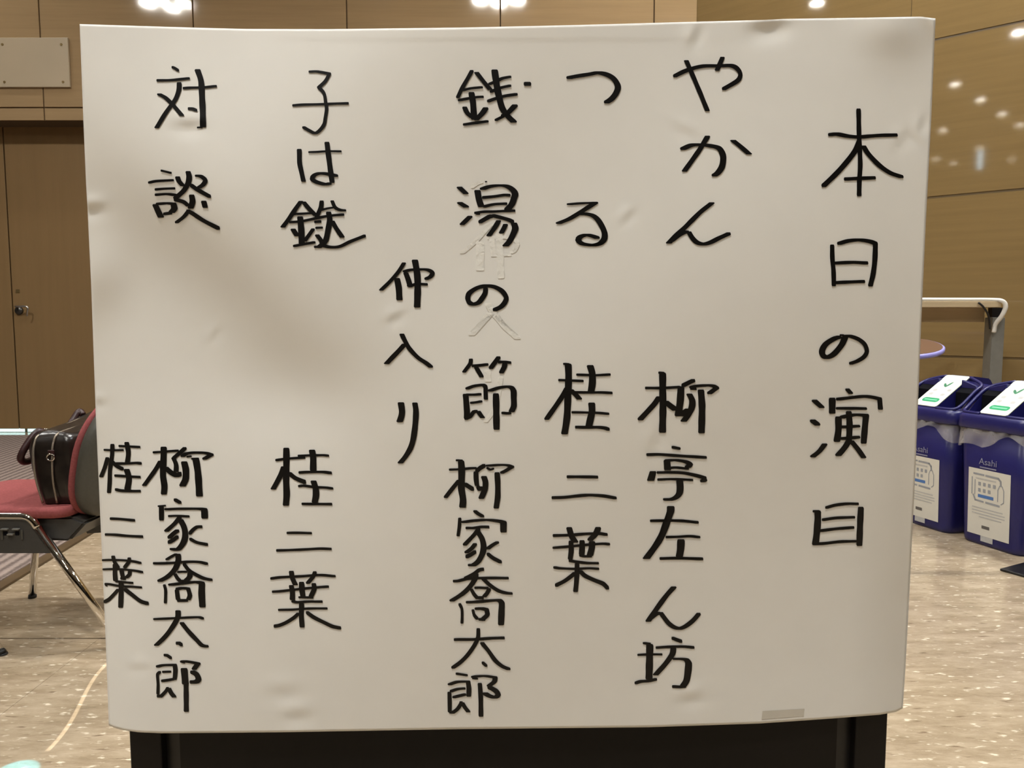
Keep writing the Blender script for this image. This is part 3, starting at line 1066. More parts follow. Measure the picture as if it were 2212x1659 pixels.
235,1108 310,1110 400,1020 440,950 ;58 48
450,965 500,1060 555,1125 ;88
670,495 740,485 880,505 975,525 | 900,630 ;100 38
680,500 745,515 ;30 28
850,660 950,720 985,800 950,850 820,860 ;105 60
725,605 750,900 ;122
760,850 765,1390 ;88
@桂 200 930 74 40
355,240 345,450 310,700 305,900 290,1120
195,345 350,352 560,350 ;50 36
270,480 220,650 148,835 ;74
350,560 440,640 560,700 ;56 58
610,205 640,400 620,580 ;88
460,275 650,285 860,297 ;50 38
410,590 600,590 800,580 885,592 ;50 44
610,690 650,850 620,1060 ;108
385,805 600,820 865,835 ;50 44
395,1050 500,1075 700,1085 865,1085 ;50 48
@二 200 1070 55 44
305,415 500,425 765,450
215,700 400,705 600,725 910,740
@葉 200 1160 74 40
165,415 350,410 600,420 750,440 880,470 ;50 38
365,335 390,440 460,550 ;74
660,365 650,440 570,550 ;70
175,580 400,575 650,590 800,610 910,635 ;50 36
400,480 400,650 410,790 ;84
400,790 520,805 735,825 ;50 38
510,560 530,660 550,745 ;80
670,600 660,670 600,730 ;70 44
490,735 600,755 ;50 42
210,840 300,845 500,880 700,890 890,905 ;50 38
220,850 265,880 ;24 26
510,810 510,1000 500,1270 ;90
460,940 370,1040 290,1120 200,1170 ;55 54
570,930 700,1030 860,1150 1010,1200 ;62 56
'''
WHITEOUT = '''
@仲 960 370 110 50
480,290 600,210 700,175 ;60 52
@人 960 370 110 50
830,950 700,1100 520,1290 310,1465 ;95 30
640,1260 640,1500 635,1780 ;150 60
980,1120 1000,1500 1010,1920 ;130 60
760,1190 1000,1180 1200,1200 1310,1270 1270,1400 1180,1460 ;70 60
850,1210 885,1470 ;110 40
830,1500 1200,1490 ;60 60
@入 970 560 110 50
690,790 780,940 880,1060 1000,1200 1235,1415 ;130 60
740,960 600,1130 395,1350 ;130 50
@り 970 750 70 30
690,400 700,620 ;120 40
930,520 880,850 800,1120 650,1335 ;90 40
'''
NIB = [(-.50, .05), (-.44, -.38), (-.34, -.50), (.36, -.50), (.46, -.12), (.50, .18), (.44, .42), (.32, .50), (-.38, .50)]

def hull(pts):
    pts = sorted(set((round(a, 4), round(b, 4)) for a, b in pts))
    def half(p):
        h = []
        for q in p:
            while len(h) > 1 and (h[-1][0] - h[-2][0]) * (q[1] - h[-2][1]) - (h[-1][1] - h[-2][1]) * (q[0] - h[-2][0]) <= 0: h.pop()
            h.append(q)
        return h[:-1]
    return half(pts) + half(list(reversed(pts)))

def dense(ctrl, step):
    out = []
    if len(ctrl) == 2:
        P = [np.array(ctrl[0]), np.array(ctrl[1])]
        n = max(1, int(np.linalg.norm(P[1] - P[0]) / step))
        return [P[0] + (P[1] - P[0]) * k / n for k in range(n + 1)]
    P = [np.array(c, float) for c in ctrl]
    P = [2 * P[0] - P[1]] + P + [2 * P[-1] - P[-2]]
    for i in range(1, len(P) - 2):
        p0, p1, p2, p3 = P[i - 1:i + 3]
        L = np.linalg.norm(p2 - p1)
        m1 = (p2 - p0) * min(0.5, 0.5 * 2 * L / (np.linalg.norm(p2 - p0) + 1e-6)); m2 = (p3 - p1) * min(0.5, 0.5 * 2 * L / (np.linalg.norm(p3 - p1) + 1e-6))
        n = max(1, int(L / step))
        for k in range(n):
            t = k / n
            out.append((2 * t ** 3 - 3 * t ** 2 + 1) * p1 + (t ** 3 - 2 * t ** 2 + t) * m1 + (-2 * t ** 3 + 3 * t ** 2) * p2 + (t ** 3 - t ** 2) * m2)
    out.append(P[-2])
    return out

def write(text, part, mat, off, label):
    ch = None
    chars = []
    for line in text.strip().split('\n'):
        if line.startswith('@'):
            a = line[1:].split()
            ch = dict(o=(float(a[1]), float(a[2])), w=float(a[3]), h=float(a[4]), s=[])
            chars.append(ch); continue
        body, _, par = line.partition(';')
        w, h = ch['w'], ch['h']
        q = par.split()
        if q: w = float(q[0])
        if len(q) > 1: h = float(q[1])
        subs = [[]]
        for tok in body.split():
            if tok == '|': subs.append([subs[-1][-1]])
            else: subs[-1].append(tuple(float(v) for v in tok.split(',')))
        ch['s'].append((subs, w, h))
    for ch in chars:
        verts = []; fcs = []
        k = 8.295
        for subs, w, h in ch['s']:
            # pull the two ends in by the reach of the nib
            def inset(a, b):
                a = np.array(a); b = np.array(b); d = a - b; L = np.linalg.norm(d); d = d / L
                e = (w / 2) * max(0.0, (abs(d[0]) - 0.75) / 0.25) + (h / 2) * abs(d[1])
                return tuple(a - d * min(e, 0.46 * L))
            subs[0][0] = inset(subs[0][0], subs[0][1])
            subs[-1][-1] = inset(subs[-1][-1], subs[-1][-2])
            for ctrl in subs:
                D = dense(ctrl, 26.0)
                wob = random.uniform(0, 6.28)
                nibs = []
                for i, c in enumerate(D):
                    ww = w * (1 + 0.035 * math.sin(i * 0.55 + wob)); hh = h * (1 + 0.05 * math.sin(i * 0.43 + wob * 2))
                    nibs.append([(c[0] + ww * a, c[1] + hh * b) for a, b in NIB])
                for A_, B_ in zip(nibs, nibs[1:]):
                    H_ = hull(A_ + B_)
                    s = len(verts)
                    verts += [(ch['o'][0] + x / k, ch['o'][1] + y / k) for x, y in H_]
                    fcs.append(tuple(range(s, s + len(H_))))
        v = np.array(verts)
        P = paper_points(v[:, 0], v[:, 1], off) - PO
        me = bpy.data.meshes.new(part)
        me.from_pydata(P.tolist(), [], fcs)
        me.materials.append(M[mat])
        o = bpy.data.objects.new(part, me); COL.objects.link(o); o.parent = paper
        o['label'] = label
write(WHITEOUT, 'painted_out_character', 'whiteout', 0.0005, 'earlier character painted over in white')
write(WRITING, 'written_character', 'ink', 0.0009, 'black marker handwriting')

# ------------------------------------------------------------------ chairs (facing away to the left), linked row
CH_ORG = (-1.50, 2.45, 0.0)
def build_chair(loc, label):
    t = thing('lobby_chair', loc, label, 'chair')
    zr_ = 0.408
    for s in (-1, 1):
        y = s * 0.21
        # side frame: rail bending into the two legs
        bm = bmesh.new()
        tube(bm, smooth_path([(-0.186, y, zr_ - 0.03), (-0.172, y, zr_), (-0.13, y, zr_ + 0.002), (0.0, y, zr_ + 0.002), (0.040, y, zr_), (0.058, y, zr_ - 0.012), (0.072, y, zr_ - 0.032)], 5), 0.0125, 12)
        obj('side_rail', bm, 'chrome', t, True)
        for (a, b) in (((-0.186, y, zr_ - 0.03), (-0.228, y, 0.0)), ((0.072, y, zr_ - 0.032), (0.318, y, 0.0))):
            A_ = Vector(a); B_ = Vector(b); d = (B_ - A_)
            bm = bmesh.new(); tube(bm, [A_, A_ + d * 0.97], 0.0122, 12)
            leg = obj('leg', bm, 'chrome', t, True)
            bm = bmesh.new()
            tube(bm, [A_ + d * 0.968, A_ + d * 0.992], [0.0132, 0.0138], 12)
            lathe(bm, [(0.0135, 0.0), (0.0140, 0.002), (0.0135, 0.005)], 14, (B_.x, B_.y, 0.0))
            obj('glide', bm, 'rubber', leg, True)
        # moulded side plate with the coupling bracket
        bm = bmesh.new()
        prism(bm, [(-0.18, zr_ - 0.006), (0.055, zr_ - 0.006), (0.118, 0.298), (-0.19, 0.298)], 1, y - 0.006, y + 0.006)
        pl = obj('side_plate', bm, 'darkplastic', t)
        yo = y + s * 0.006
        for x0, x1, zc in ((-0.030, -0.010, 0.3735), (0.004, 0.024, 0.3735), (-0.012, 0.006, 0.3575)):
            bm = bbox((x0, min(yo, yo + s * 0.010), zc - 0.0022), (x1, max(yo, yo + s * 0.010), zc + 0.0022), 0.0008, 1)
            obj('coupling_bracket', bm, 'bracketgrey', pl)
        for q in (-0.021, 0.014):
            bm = bbox((q - 0.006, min(yo, yo + s * 0.002), 0.353), (q + 0.006, max(yo, yo + s * 0.002), 0.365), 0.001, 1)
            obj('coupling_socket', bm, 'void', pl)
        for q in (-0.034, 0.026):
            bm = bbox((q, min(yo, yo + s * 0.004), 0.340), (q + 0.006, max(yo, yo + s * 0.004), 0.370), 0.001, 1)
            obj('coupling_rib', bm, 'greyplastic', pl)
    # seat pan and cushion
    bm = bmesh.new()
    prism(bm, [(-0.27, 0.402), (0.16, 0.402), (0.205, 0.383), (0.150, 0.325), (-0.22, 0.335)], 1, -0.185, 0.185)
    bmesh.ops.bevel(bm, geom=bm.edges[:], offset=0.008, segments=2, affect='EDGES')
    obj('seat_pan', bm, 'darkplastic', t)
    bm = bmesh.new()
    L0 = rrect(0.47, 0.43, 0.05, 6, -0.068, 0.0)
    def scl(l, k, z, dz=0.0): return [(-0.068 + (p[0] + 0.068) * k, p[1] * k, z) for p in l]
    loft(bm, [scl(L0, 0.96, 0.402), scl(L0, 1.0, 0.410), scl(L0, 1.0, 0.424), scl(L0, 0.985, 0.431), scl(L0, 0.93, 0.435), scl(L0, 0.6, 0.434)])
    obj('seat_cushion', bm, 'seat', t, True)
    # backrest: rounded shell with an upholstered front
    def back(bm, off0, off1, grow, rim):
        n = 56
        outl = []
        for k in range(n):
            a = 2 * math.pi * k / n
            ex = 2.0 / 3.4
            ex = 0.62 if math.sin(a) < 0 else 0.92
            w_ = (0.222 + grow) * math.copysign(abs(math.cos(a)) ** ex, math.cos(a))
            h_ = (0.206 + grow) * math.copysign(abs(math.sin(a)) ** ex, math.sin(a))
            outl.append((w_, h_ + 0.584))
        def pos(w_, z, off): return (0.208 + 0.20 * (z - 0.40) - 0.75 * w_ * w_ + off, w_, z)
        def ring(k, off): return [pos(p[0] * k, 0.584 + (p[1] - 0.584) * k, off) for p in outl]
        loft(bm, [ring(0.05, off0), ring(0.6, off0), ring(1 - rim, off0), ring(1.0, off0 + (off1 - off0) * 0.3), ring(1.0, off0 + (off1 - off0) * 0.7), ring(1 - rim, off1), ring(0.6, off1), ring(0.05, off1)])
    bm = bmesh.new(); back(bm, -0.016, 0.044, 0.0, 0.10)
    obj('back_shell', bm, 'greyplastic', t, True)
    bm = bmesh.new(); back(bm, -0.026, -0.008, -0.003, 0.05)
    obj('back_cushion', bm, 'seat', t, True)
    bm = bmesh.new(); tube(bm, smooth_path([(0.10, 0.0, 0.335), (0.20, 0.0, 0.35), (0.255, 0.0, 0.42), (0.27, 0.0, 0.52)]), 0.018, 10, flat=2.2)
    obj('back_bracket', bm, 'darkplastic', t, True)
    return t
chair1 = build_chair(CH_ORG, 'burgundy upholstered chair with grey shell back and chrome legs, brown bag on its seat')
chair2 = copy_tree(chair1)
fp = on_floor(6, 1414)
chair2.location = (fp[0] - 0.318, fp[1] - 0.21, 0)
chair2['label'] = 'chrome-legged chair standing in front of the one with the bag, only a black-tipped foot showing'

# ------------------------------------------------------------------ leather bag on the seat
bag = thing('leather_bag', (-1.402, 2.475, 0.4345), 'dark brown leather zipped holdall standing on the burgundy chair', 'bag')
bm = bmesh.new()
BW, BL, BH = 0.150, 0.40, 0.235
loops = []
for z, kx, ky, dx in ((0.0, 0.60, 0.94, 0.012), (0.006, 0.66, 0.97, 0.011), (0.05, 0.80, 1.0, 0.006), (0.12, 0.95, 1.0, 0.0), (0.185, 1.0, 0.99, -0.002), (0.218, 0.93, 0.95, 0.0), (0.234, 0.72, 0.88, 0.004), (0.240, 0.35, 0.70, 0.008)):
    loops.append([(p[0] * kx + dx, p[1] * ky, z * 0.94 + 0.12 * max(0, p[1] + 0.05) * (z / BH)) for p in rrect(BW, BL, 0.035, 6)])
loft(bm, loops)
bmesh.ops.subdivide_edges(bm, edges=bm.edges[:], cuts=1, use_grid_fill=True)
for v in bm.verts:
    q = v.co
    v.co.x += 0.004 * math.sin(q.y * 31 + q.z * 23); v.co.y += 0.004 * math.sin(q.x * 60 + q.z * 37)
    if q.z > 0.05: v.co.z += 0.004 * math.sin(q.y * 24 + q.x * 40)
obj('body', bm, 'leather', bag, True)
for xo in (-0.045, 0.012):
    bm = bmesh.new()
    k = 0.95
    tube(bm, smooth_path([(xo * 0.75 + 0.008, -0.203, 0.008), (xo * 0.9, -0.207, 0.08), (xo, -0.207, 0.152), (xo, -0.198, 0.192), (xo + 0.004, -0.176, 0.2195 - abs(xo) * 0.10), (xo + 0.008, -0.08, 0.2275 - abs(xo) * 0.10), (xo + 0.004, 0.04, 0.2390 - abs(xo) * 0.10), (xo + 0.006, 0.17, 0.2460 - abs(xo) * 0.10)], 6), 0.0032, 6)
    obj('zip', bm, 'zip', bag, True)
# handles lying over the sides
for s in (-1, 1):
    xs_ = s * 0.074
    bm = bmesh.new()
    tube(bm, smooth_path([(xs_ * 0.86, -0.10, 0.200), (xs_ * 1.05, -0.125, 0.216), (xs_ * 1.28, -0.150, 0.185), (xs_ * 1.50, -0.165, 0.140), (xs_ * 1.54, -0.120, 0.122), (xs_ * 1.42, -0.02, 0.155), (xs_ * 1.24, 0.06, 0.205), (xs_ * 1.05, 0.10, 0.250), (xs_ * 0.86, 0.10, 0.240)], 6), 0.0110, 8)
    h_ = obj('handle', bm, 'strap', bag, True)
    for yy in (-0.10, 0.10):
        bm = bmesh.new(); bmesh.ops.create_uvsphere(bm, u_segments=10, v_segments=6, radius=0.006, matrix=Matrix.Translation((xs_ * 0.95, yy, 0.222 + 0.05 * yy)))
        obj('rivet', bm, 'chrome', h_, True)
# ring and tab on the near end
bm = bmesh.new()
rg = [(0.010 + 0.0115 * math.cos(a * math.pi / 8), -0.212, 0.150 + 0.0100 * math.sin(a * math.pi / 8)) for a in range(17)]
tube(bm, rg, 0.0022, 6, caps=False)
obj('d_ring', bm, 'chrome', bag, True)
bm = bbox((0.002, -0.211, 0.155), (0.020, -0.2065, 0.172), 0.001, 1)
obj('ring_tab', bm, 'strap', bag)

# ------------------------------------------------------------------ recycling bins
RX = np.array([0.300, -0.954, 0.0])
def bin_matrix(front):
    return math.atan2(RX[1], RX[0])
BWD, BDP = 0.335, 0.37
def text_mesh(name, s, size, mat, parent, mtx):
    cu = bpy.data.curves.new(name, 'FONT'); cu.body = s; cu.size = size; cu.align_x = 'CENTER'; cu.align_y = 'CENTER'; cu.extrude = 0.0002
    to = bpy.data.objects.new(name, cu)
    COL.objects.link(to)
    bpy.context.view_layer.update()
    me = bpy.data.meshes.new_from_object(to.evaluated_get(bpy.context.evaluated_depsgraph_get()))
    bpy.data.objects.remove(to)
    me.transform(mtx)
    me.materials.clear(); me.materials.append(M[mat])
    o = bpy.data.objects.new(name, me); COL.objects.link(o); o.parent = parent
    return o

def build_bin(front, label):
    # local frame: x along the front (rightwards for someone facing it), y into the bin, z up
    t = thing('recycling_bin', tuple(front), label, 'bin', None, math.atan2(RX[1], RX[0]))
    cy = BDP / 2
    bm = bmesh.new()
    loops = []
    for z, k in ((0.0, 0.86), (0.012, 0.89), (0.03, 0.90), (0.30, 0.95), (0.555, 1.0)):
        loops.append([(p[0], p[1] + cy, z) for p in rrect(BWD * k, BDP * k, 0.045, 6)])
    loft(bm, loops)
    obj('body', bm, 'blue', t, True)
    def fy(z): return cy - BDP / 2 * (0.90 + 0.10 * z / 0.555)      # front surface at height z
    # poster stuck on the front
    def strip(x0, z0, x1, z1, mat, parent, name, lift, sk=0.0):
        bm = bmesh.new()
        vs = [bm.verts.new((x, fy(z) - lift, z)) for x, z in ((x0, z0), (x1, z0), (x1, z1), (x0, z1))]
        bm.faces.new(vs)
        return obj(name, bm, mat, parent)
    pz0, pz1 = 0.045, 0.342
    po = strip(-0.107, pz0, 0.097, pz1, 'poster', t, 'notice_sheet', 0.0012)
    strip(-0.04, 0.020, 0.02, 0.047, 'plight', t, 'grey_sticker', 0.0008)
    # ring of bottle outlines on the sheet
    bm = bmesh.new()
    def seg(pts, wdt):
        pts = [(p[0] + 0.025, p[1]) for p in pts]
        for (a, b) in zip(pts, pts[1:]):
            d = Vector((b[0] - a[0], b[1] - a[1])); d.normalize(); n_ = Vector((-d.y, d.x)) * wdt / 2; e = d * wdt * 0.3
            vs = [bm.verts.new((x, fy(z) - 0.0020, z)) for x, z in ((a[0] - e.x + n_.x, a[1] - e.y + n_.y), (b[0] + e.x + n_.x, b[1] + e.y + n_.y), (b[0] + e.x - n_.x, b[1] + e.y - n_.y), (a[0] - e.x - n_.x, a[1] - e.y - n_.y))]
            bm.faces.new(vs)
    seg([(-0.105, 0.318), (-0.055, 0.318)], 0.008); seg([(-0.045, 0.317), (0.015, 0.316)], 0.009); seg([(0.015, 0.316), (0.026, 0.305), (0.028, 0.285)], 0.009)
    seg([(-0.113, 0.30), (-0.113, 0.225)], 0.005); seg([(-0.098, 0.29), (-0.098, 0.225)], 0.004)
    seg([(-0.105, 0.222), (-0.095, 0.200), (-0.055, 0.198)], 0.008); seg([(-0.042, 0.198), (0.022, 0.196)], 0.009)
    seg([(0.022, 0.285), (0.014, 0.265), (0.014, 0.215)], 0.004); seg([(0.034, 0.285), (0.042, 0.265), (0.042, 0.215), (0.03, 0.205)], 0.004)
    obj('bottle_ring_print', bm, 'pgrey', po)
    strip(-0.07, 0.296, 0.03, 0.302, 'plight', po, 'printed_line', 0.0020)
    for r_, zc in ((0, 0.276), (1, 0.248)):
        for c_ in range(4 if r_ == 0 else 3):
            x = -0.057 + c_ * 0.024
            strip(x, zc - 0.008, x + 0.013, zc + 0.008, 'pgrey', po, 'printed_glyph', 0.0020)
    strip(-0.057, 0.215, 0.019, 0.229, 'pblue', po, 'blue_print_bar', 0.0020)
    for z, x0, x1 in ((0.165, -0.11, 0.04), (0.152, -0.11, 0.05), (0.139, -0.11, 0.05), (0.126, -0.075, 0.035)):
        strip(x0 + 0.025, z, x1 + 0.025, z + 0.005, 'plight', po, 'printed_line', 0.0020)
    strip(-0.035, 0.078, 0.003, 0.092, 'pdark', po, 'printed_mark', 0.0020)
    # silver lettering above the sheet
    tilt = math.atan2(fy(0.30) - fy(0.45), 0.15)
    mt = Matrix.Translation((-0.012, fy(0.376) - 0.002, 0.376)) @ Matrix.Rotation(math.radians(90), 4, 'X')
    text_mesh('brand_lettering', 'Asahi', 0.040, 'logogrey', t, mt)
    strip(-0.052, 0.348, 0.028, 0.354, 'logogrey', t, 'small_lettering', 0.0012)
    # lid: rim, spine with the label, side arches and dark mouths
    lid_z0 = 0.518
    bm = bmesh.new()
    loft(bm, [[(p[0], p[1] + cy, z) for p in rrect(BWD * k + 0.012, BDP * k + 0.012, 0.05, 6)] for z, k in ((lid_z0, 1.03), (lid_z0 + 0.008, 1.05), (0.568, 1.04), (0.582, 1.0))])
    lid = obj('lid', bm, 'blue', t, True)
    y0 = -0.008
    prof = [(y0 + 0.004, 0.577), (y0 + 0.016, 0.592), (0.200, 0.722), (0.225, 0.728), (0.33, 0.715), (BDP, 0.66), (BDP + 0.004, 0.577)]
    bm = bmesh.new(); prism(bm, prof, 0, -0.066, 0.066)
    bmesh.ops.bevel(bm, geom=bm.edges[:], offset=0.005, segments=2, affect='EDGES')
    obj('spine', bm, 'blue', lid)
    for s in (-1, 1):
        # outer frame of the mouth: rounded rim rising from the front corner to the hood
        bm = bmesh.new()
        xo = s * (BWD / 2 - 0.004)
        tube(bm, smooth_path([(s * 0.066, y0 + 0.012, 0.586), (s * 0.10, y0 + 0.012, 0.586), (xo - s * 0.012, y0 + 0.022, 0.588), (xo, y0 + 0.055, 0.606), (xo, 0.125, 0.668), (xo - s * 0.004, 0.165, 0.690), (xo - s * 0.03, 0.185, 0.704), (s * 0.066, 0.205, 0.722)], 6), 0.0075, 8)
        obj('mouth_rim', bm, 'blue', lid, True)
        # hood behind the mouth
        bm = bmesh.new()
        xi = s * 0.064
        x_lo, x_hi = sorted((xi, xo))
        prism(bm, [(x_lo if s < 0 else xi, 0.59), (xo, 0.59), (xo, 0.672), (xo - s * 0.02, 0.694), (xi, 0.716)] if s > 0 else [(xo, 0.59), (xi, 0.59), (xi, 0.716), (xo + 0.02, 0.694), (xo, 0.672)], 1, 0.150, BDP - 0.01)
        for v in bm.verts:
            if v.co.y > 0.3 and v.co.z > 0.65: v.co.z -= 0.035
        bmesh.ops.bevel(bm, geom=bm.edges[:], offset=0.004, segments=1, affect='EDGES')
        obj('hood', bm, 'blue', lid)
        bm = bmesh.new()
        prism(bm, [(y0 + 0.05, 0.578), (0.155, 0.578), (0.155, 0.686), (0.13, 0.668)], 0, *sorted((xo - s * 0.005, xo + s * 0.003)))
        obj('mouth_side', bm, 'blue', lid)
        bm = bmesh.new(); prism(bm, [(0.118, 0.584), (0.1495, 0.584), (0.1495, 0.678), (0.118, 0.657)], 0, *sorted((s * 0.0675, xo - s * 0.008)))
        obj('mouth_dark_fill', bm, 'void', lid)  # solid near-black block, its colour stands in for the unlit inside
    # label on the sloping spine
    a0 = Vector((0, y0 + 0.016, 0.592)); a1 = Vector((0, 0.200, 0.722)); dv = (a1 - a0); Ls = dv.length; dv.normalize(); nv = Vector((0, -dv.z, dv.y))
    def lab(outline, lift, thick, mat, parent, name):
        bm = bmesh.new()
        A_ = [bm.verts.new(a0 + dv * v_ + Vector((u_, 0, 0)) + nv * lift) for u_, v_ in outline]
        B_ = [bm.verts.new(a0 + dv * v_ + Vector((u_, 0, 0)) + nv * (lift + thick)) for u_, v_ in outline]
        n = len(outline)
        bm.faces.new(A_); bm.faces.new(list(reversed(B_)))
        for i in range(n): bm.faces.new((A_[i], A_[(i + 1) % n], B_[(i + 1) % n], B_[i]))
        return obj(name, bm, mat, parent)
    lb = lab(rrect(0.132, Ls + 0.012, 0.012, 4, 0, Ls / 2), 0.0, 0.003, 'labelwhite', lid, 'label_plate')
    lab(rrect(0.092, 0.030, 0.014, 4, 0.0, 0.040), 0.003, 0.0006, 'green', lb, 'green_band')
    lab(rrect(0.072, 0.007, 0.002, 1, 0.0, 0.040), 0.0036, 0.0003, plain('label_mint', (0.25, 0.62, 0.40), 0.4) if 'label_mint' not in bpy.data.materials else bpy.data.materials['label_mint'], lb, 'band_lettering')
    for (cx_, cz_, an, L_) in ((-0.012, 0.158, 0.7, 0.034), (0.006, 0.164, -0.35, 0.046)):
        pts = []
        for k in range(12):
            a = 2 * math.pi * k / 12
            x = 0.006 * math.cos(a); z = L_ / 2 * math.sin(a)
            pts.append((cx_ + x * math.cos(an) - z * math.sin(an), cz_ + x * math.sin(an) + z * math.cos(an)))
        lab(pts, 0.003, 0.0005, 'leafgreen', lb, 'printed_leaf')
    for (cx_, cz_) in ((-0.035, 0.115), (0.040, 0.122), (-0.035, 0.085), (0.03, 0.085)):
        lab(rrect(0.020, 0.016, 0.005, 2, cx_, cz_), 0.003, 0.0004, 'plight' if 'plight' in M else 'pgrey', lb, 'printed_picture')
    # clear liner hanging out below the lid
    bm = bmesh.new()
    n = 120; rings = []
    base = rrect(BWD * 0.995, BDP * 0.995, 0.05, 6)
    bp_ = np.array(base + [base[0]]); sl_ = np.concatenate([[0], np.cumsum(np.linalg.norm(np.diff(bp_, axis=0), axis=1))]); 
    ph_ = front[1] * 3
    for j in range(9):
        ring_ = []
        for k in range(n):
            q = sl_[-1] * k / n
            x = np.interp(q, sl_, bp_[:, 0]); y = np.interp(q, sl_, bp_[:, 1])
            drop = 0.085 + 0.028 * math.sin(k * 0.16 + ph_) + 0.016 * math.sin(k * 0.37 + 1 + ph_)
            z = 0.545 - drop * j / 8
            nrm = Vector((x, y)).normalized()
            flare = 0.004 + 0.016 * (j / 8) ** 0.7 * (0.75 + 0.5 * math.sin(k * 0.9 + j * 0.35 + 1.2 * math.sin(k * 0.31))) + 0.002 * math.sin(k * 1.9 + j)
            ring_.append((x + nrm.x * flare, y + nrm.y * flare + cy, z))
        rings.append(ring_)
    R_ = [[bm.verts.new(p) for p in r_] for r_ in rings]
    for a, b in zip(R_, R_[1:]):
        for k in range(n): bm.faces.new((a[k], a[(k + 1) % n], b[(k + 1) % n], b[k]))
    obj('liner', bm, 'liner', t, True)
    return t
bin2_front = on_floor(2128, 1184)
build_bin(bin2_front, 'navy recycling bin whose whole white label and notice sheet show, beside the black base plate')
build_bin(bin2_front - RX * 0.362, 'navy recycling bin half hidden by the paper, beside the bin with the whole label')

# ------------------------------------------------------------------ wall counter behind the bins
ct = thing('standing_counter', (2.4, 4.72, 0), 'tall narrow wooden counter on a grey post with a white pipe along its edge', 'counter')
q0 = at_depth(2162, 664, 4.60); q1 = at_depth(2157, 700, 4.62)
xr_ = q0[0] - 2.4; zt = q0[2]
obj('counter_top', bbox((-0.62, -0.12, zt), (xr_, 0.13, zt + 0.036), 0.003, 2), 'topwood', ct)
pxl = at_depth(2144, 700, 4.66)[0] - 2.4; pxr = at_depth(2171, 700, 4.66)[0] - 2.4
obj('post', bbox((pxl, -0.06, 0.0), (pxr, 0.02, zt - 0.06), 0.004, 2), 'post', ct)
bm = bmesh.new(); prism(bm, [(pxl + 0.005, zt), (pxr, zt), (pxr, zt - 0.10), (pxl + 0.01, zt - 0.10)], 1, -0.04, 0.0)
obj('bracket', bm, 'black', ct)
obj('post', bbox((-0.57, -0.06, 0.0), (-0.495, 0.02, zt), 0.004, 2), 'post', ct)
obj('back_panel', bbox((-0.49, 0.02, zt - 0.09), (pxl, 0.035, zt - 0.001), 0.002, 1), 'topwood', ct)
bm = bmesh.new()
ztube = zt + 0.036 + 0.013
tube(bm, smooth_path([(-0.62, -0.10, ztube), (-0.3, -0.10, ztube), (0.0, -0.10, ztube - 0.002), (0.3, -0.10, ztube - 0.003), (xr_ - 0.05, -0.105, ztube - 0.004), (xr_ + 0.004, -0.125, ztube - 0.012), (xr_ + 0.022, -0.13, ztube - 0.045), (xr_ + 0.012, -0.115, ztube - 0.10), (xr_ - 0.004, -0.085, ztube - 0.15), (xr_ - 0.006, -0.075, ztube - 0.20)], 6), 0.013, 10)
obj('white_pipe', bm, 'whiteplastic', ct, True)
bm = bmesh.new()
tube(bm, smooth_path([(xr_ - 0.14, -0.125, zt + 0.03), (xr_ - 0.11, -0.13, zt + 0.0), (xr_ - 0.06, -0.10, zt - 0.05), (xr_ - 0.03, -0.075, zt - 0.13)], 6), 0.006, 6)
obj('cable', bm, 'rubber', ct, True)

# ------------------------------------------------------------------ round table between counter and bins
rp = at_depth(2028, 751, 4.15)
rt_r = 0.235
rt = thing('round_table', (rp[0] - rt_r, 4.15, 0), 'small round brown table top with lilac edge, tilted on a single post', 'table')
zt2 = rp[2]
tilt = (math.radians(10), math.radians(-4), 0)
bm = bmesh.new(); lathe(bm, [(rt_r - 0.004, -0.012), (rt_r, -0.008), (rt_r, 0.008), (rt_r - 0.006, 0.012)], 48)
o_ = obj('edge_band', bm, 'lilac', rt, True); o_.location = (0, 0, zt2); o_.rotation_euler = tilt
bm = bmesh.new(); lathe(bm, [(rt_r - 0.012, 0.004), (rt_r - 0.012, 0.0135), (0.05, 0.0136)], 48)
o_ = obj('table_top', bm, 'darkwood', rt); o_.location = (0, 0, zt2); o_.rotation_euler = tilt
zt2 -= 0.012
bm = bmesh.new(); lathe(bm, [(0.03, 0.02), (0.03, zt2)], 20); obj('post', bm, 'steel', rt, True)
bm = bmesh.new(); lathe(bm, [(0.21, 0.0), (0.21, 0.008), (0.05, 0.024), (0.03, 0.03)], 32); obj('base', bm, 'steel', rt, True)

# ------------------------------------------------------------------ flat black stand bases on the floor
def stand(corner, ang, label):
    d1 = Vector((math.cos(ang), math.sin(ang), 0)); d2 = Vector((d1.y, -d1.x, 0)); S = 0.21
    c = Vector(corner) + d1 * S / 2 + d2 * S / 2
    t = thing('barrier_stand', (c.x, c.y, 0), label, 'stand', None, ang)
    obj('base_plate', bbox((-S / 2, -S / 2, 0.0), (S / 2, S / 2, 0.010), 0.004, 2), 'black', t)
    bm = bmesh.new(); lathe(bm, [(0.019, 0.01), (0.019, 0.86), (0.026, 0.862), (0.026, 0.92), (0.02, 0.93)], 20); obj('pole', bm, 'black', t, True)
    bm = bmesh.new(); lathe(bm, [(0.04, 0.0095), (0.04, 0.016), (0.02, 0.024)], 20); obj('collar', bm, 'black', t, True)
    return t
stand(on_floor(2159, 1233), math.radians(28), 'flat black square base plate on the floor in front of the navy bins')
cc = on_floor(1966, 1234)
stand((cc[0] - 0.21 * (math.cos(0.9) + math.sin(0.9)) , cc[1] - 0.21 * (math.sin(0.9) - math.cos(0.9)), 0), 0.9, 'black base plate standing behind the paper, only its corner showing')

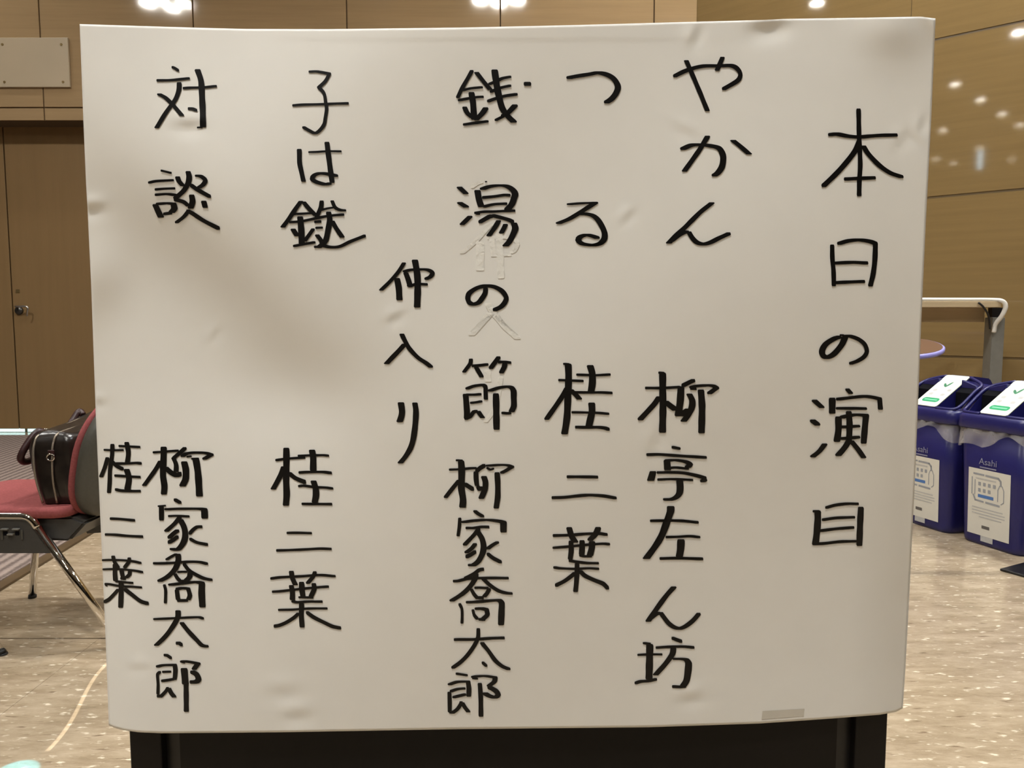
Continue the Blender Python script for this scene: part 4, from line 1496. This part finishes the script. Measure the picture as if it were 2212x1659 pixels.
# ------------------------------------------------------------------ coloured spot, and an added spot whose pattern imitates a chrome leg caustic
def spot_fixture(loc, label):
    t = thing('ceiling_spotlight', loc, label, 'spotlight')
    bm = bmesh.new(); lathe(bm, [(0.03, 0.02), (0.034, 0.02), (0.034, 0.14), (0.012, 0.15), (0.012, CEIL - loc[2])], 20); obj('housing', bm, 'black', t, True)
    return t
tg = on_floor(33, 1668)
sp = Vector((tg[0] - 0.5, tg[1] - 0.6, 4.8))
sf = spot_fixture(tuple(sp), 'small ceiling spotlight throwing the cyan patch on the floor')
ld = bpy.data.lights.new('cyan_spot', 'SPOT'); ld.energy = 2300; ld.color = (0.05, 0.62, 0.98); ld.spot_size = math.radians(1.15); ld.spot_blend = 0.25; ld.shadow_soft_size = 0.004
lo = bpy.data.objects.new('cyan_spot', ld); COL.objects.link(lo); lo.parent = sf
lo.rotation_euler = (Vector(tg) - sp).to_track_quat('-Z', 'Y').to_euler()
pts = np.array([on_floor(*q)[:2] for q in ((229, 1434), (209, 1464), (172, 1511), (165, 1538), (148, 1572), (101, 1622))])
gp_ = Vector((float(pts[:, 0].mean()), float(pts[:, 1].mean()), 4.8))
gf = spot_fixture(tuple(gp_), 'added unseen spotlight imitating the white caustic of the chrome leg on the floor')
gd = bpy.data.lights.new('caustic_spot', 'SPOT'); gd.energy = 950; gd.color = (1.0, 0.97, 0.86); gd.spot_size = math.radians(6); gd.spot_blend = 0.2; gd.shadow_soft_size = 0.0
go = bpy.data.objects.new('caustic_spot', gd); COL.objects.link(go); go.parent = gf
cf = np.polyfit((pts[:, 1] - gp_.y) / 4.8, (pts[:, 0] - gp_.x) / 4.8, 3)
ymin, ymax = (pts[:, 1].min() - gp_.y) / 4.8, (pts[:, 1].max() - gp_.y) / 4.8
gd.use_nodes = True
nt = gd.node_tree; N = nt.nodes.new; L = nt.links.new
em = nt.nodes['Emission']
tc = N('ShaderNodeTexCoord'); sx3 = N('ShaderNodeSeparateXYZ'); L(tc.outputs['Normal'], sx3.inputs[0])
def mth(op, a, b=None):
    m = N('ShaderNodeMath'); m.operation = op
    for i, v in enumerate((a, b)):
        if v is None: continue
        if isinstance(v, (int, float)): m.inputs[i].default_value = float(v)
        else: L(v, m.inputs[i])
    return m.outputs[0]
az = mth('ABSOLUTE', sx3.outputs[2])
u_ = mth('DIVIDE', sx3.outputs[0], az); v_ = mth('DIVIDE', sx3.outputs[1], az)
g_ = mth('ADD', mth('MULTIPLY', mth('ADD', mth('MULTIPLY', mth('ADD', mth('MULTIPLY', v_, cf[0]), cf[1]), v_), cf[2]), v_), cf[3])
dd = mth('ABSOLUTE', mth('SUBTRACT', u_, g_))
mask = mth('LESS_THAN', dd, 0.0011)
mask = mth('MULTIPLY', mask, mth('GREATER_THAN', v_, ymin)); mask = mth('MULTIPLY', mask, mth('LESS_THAN', v_, ymax + 0.05))
L(mask, em.inputs['Strength'])
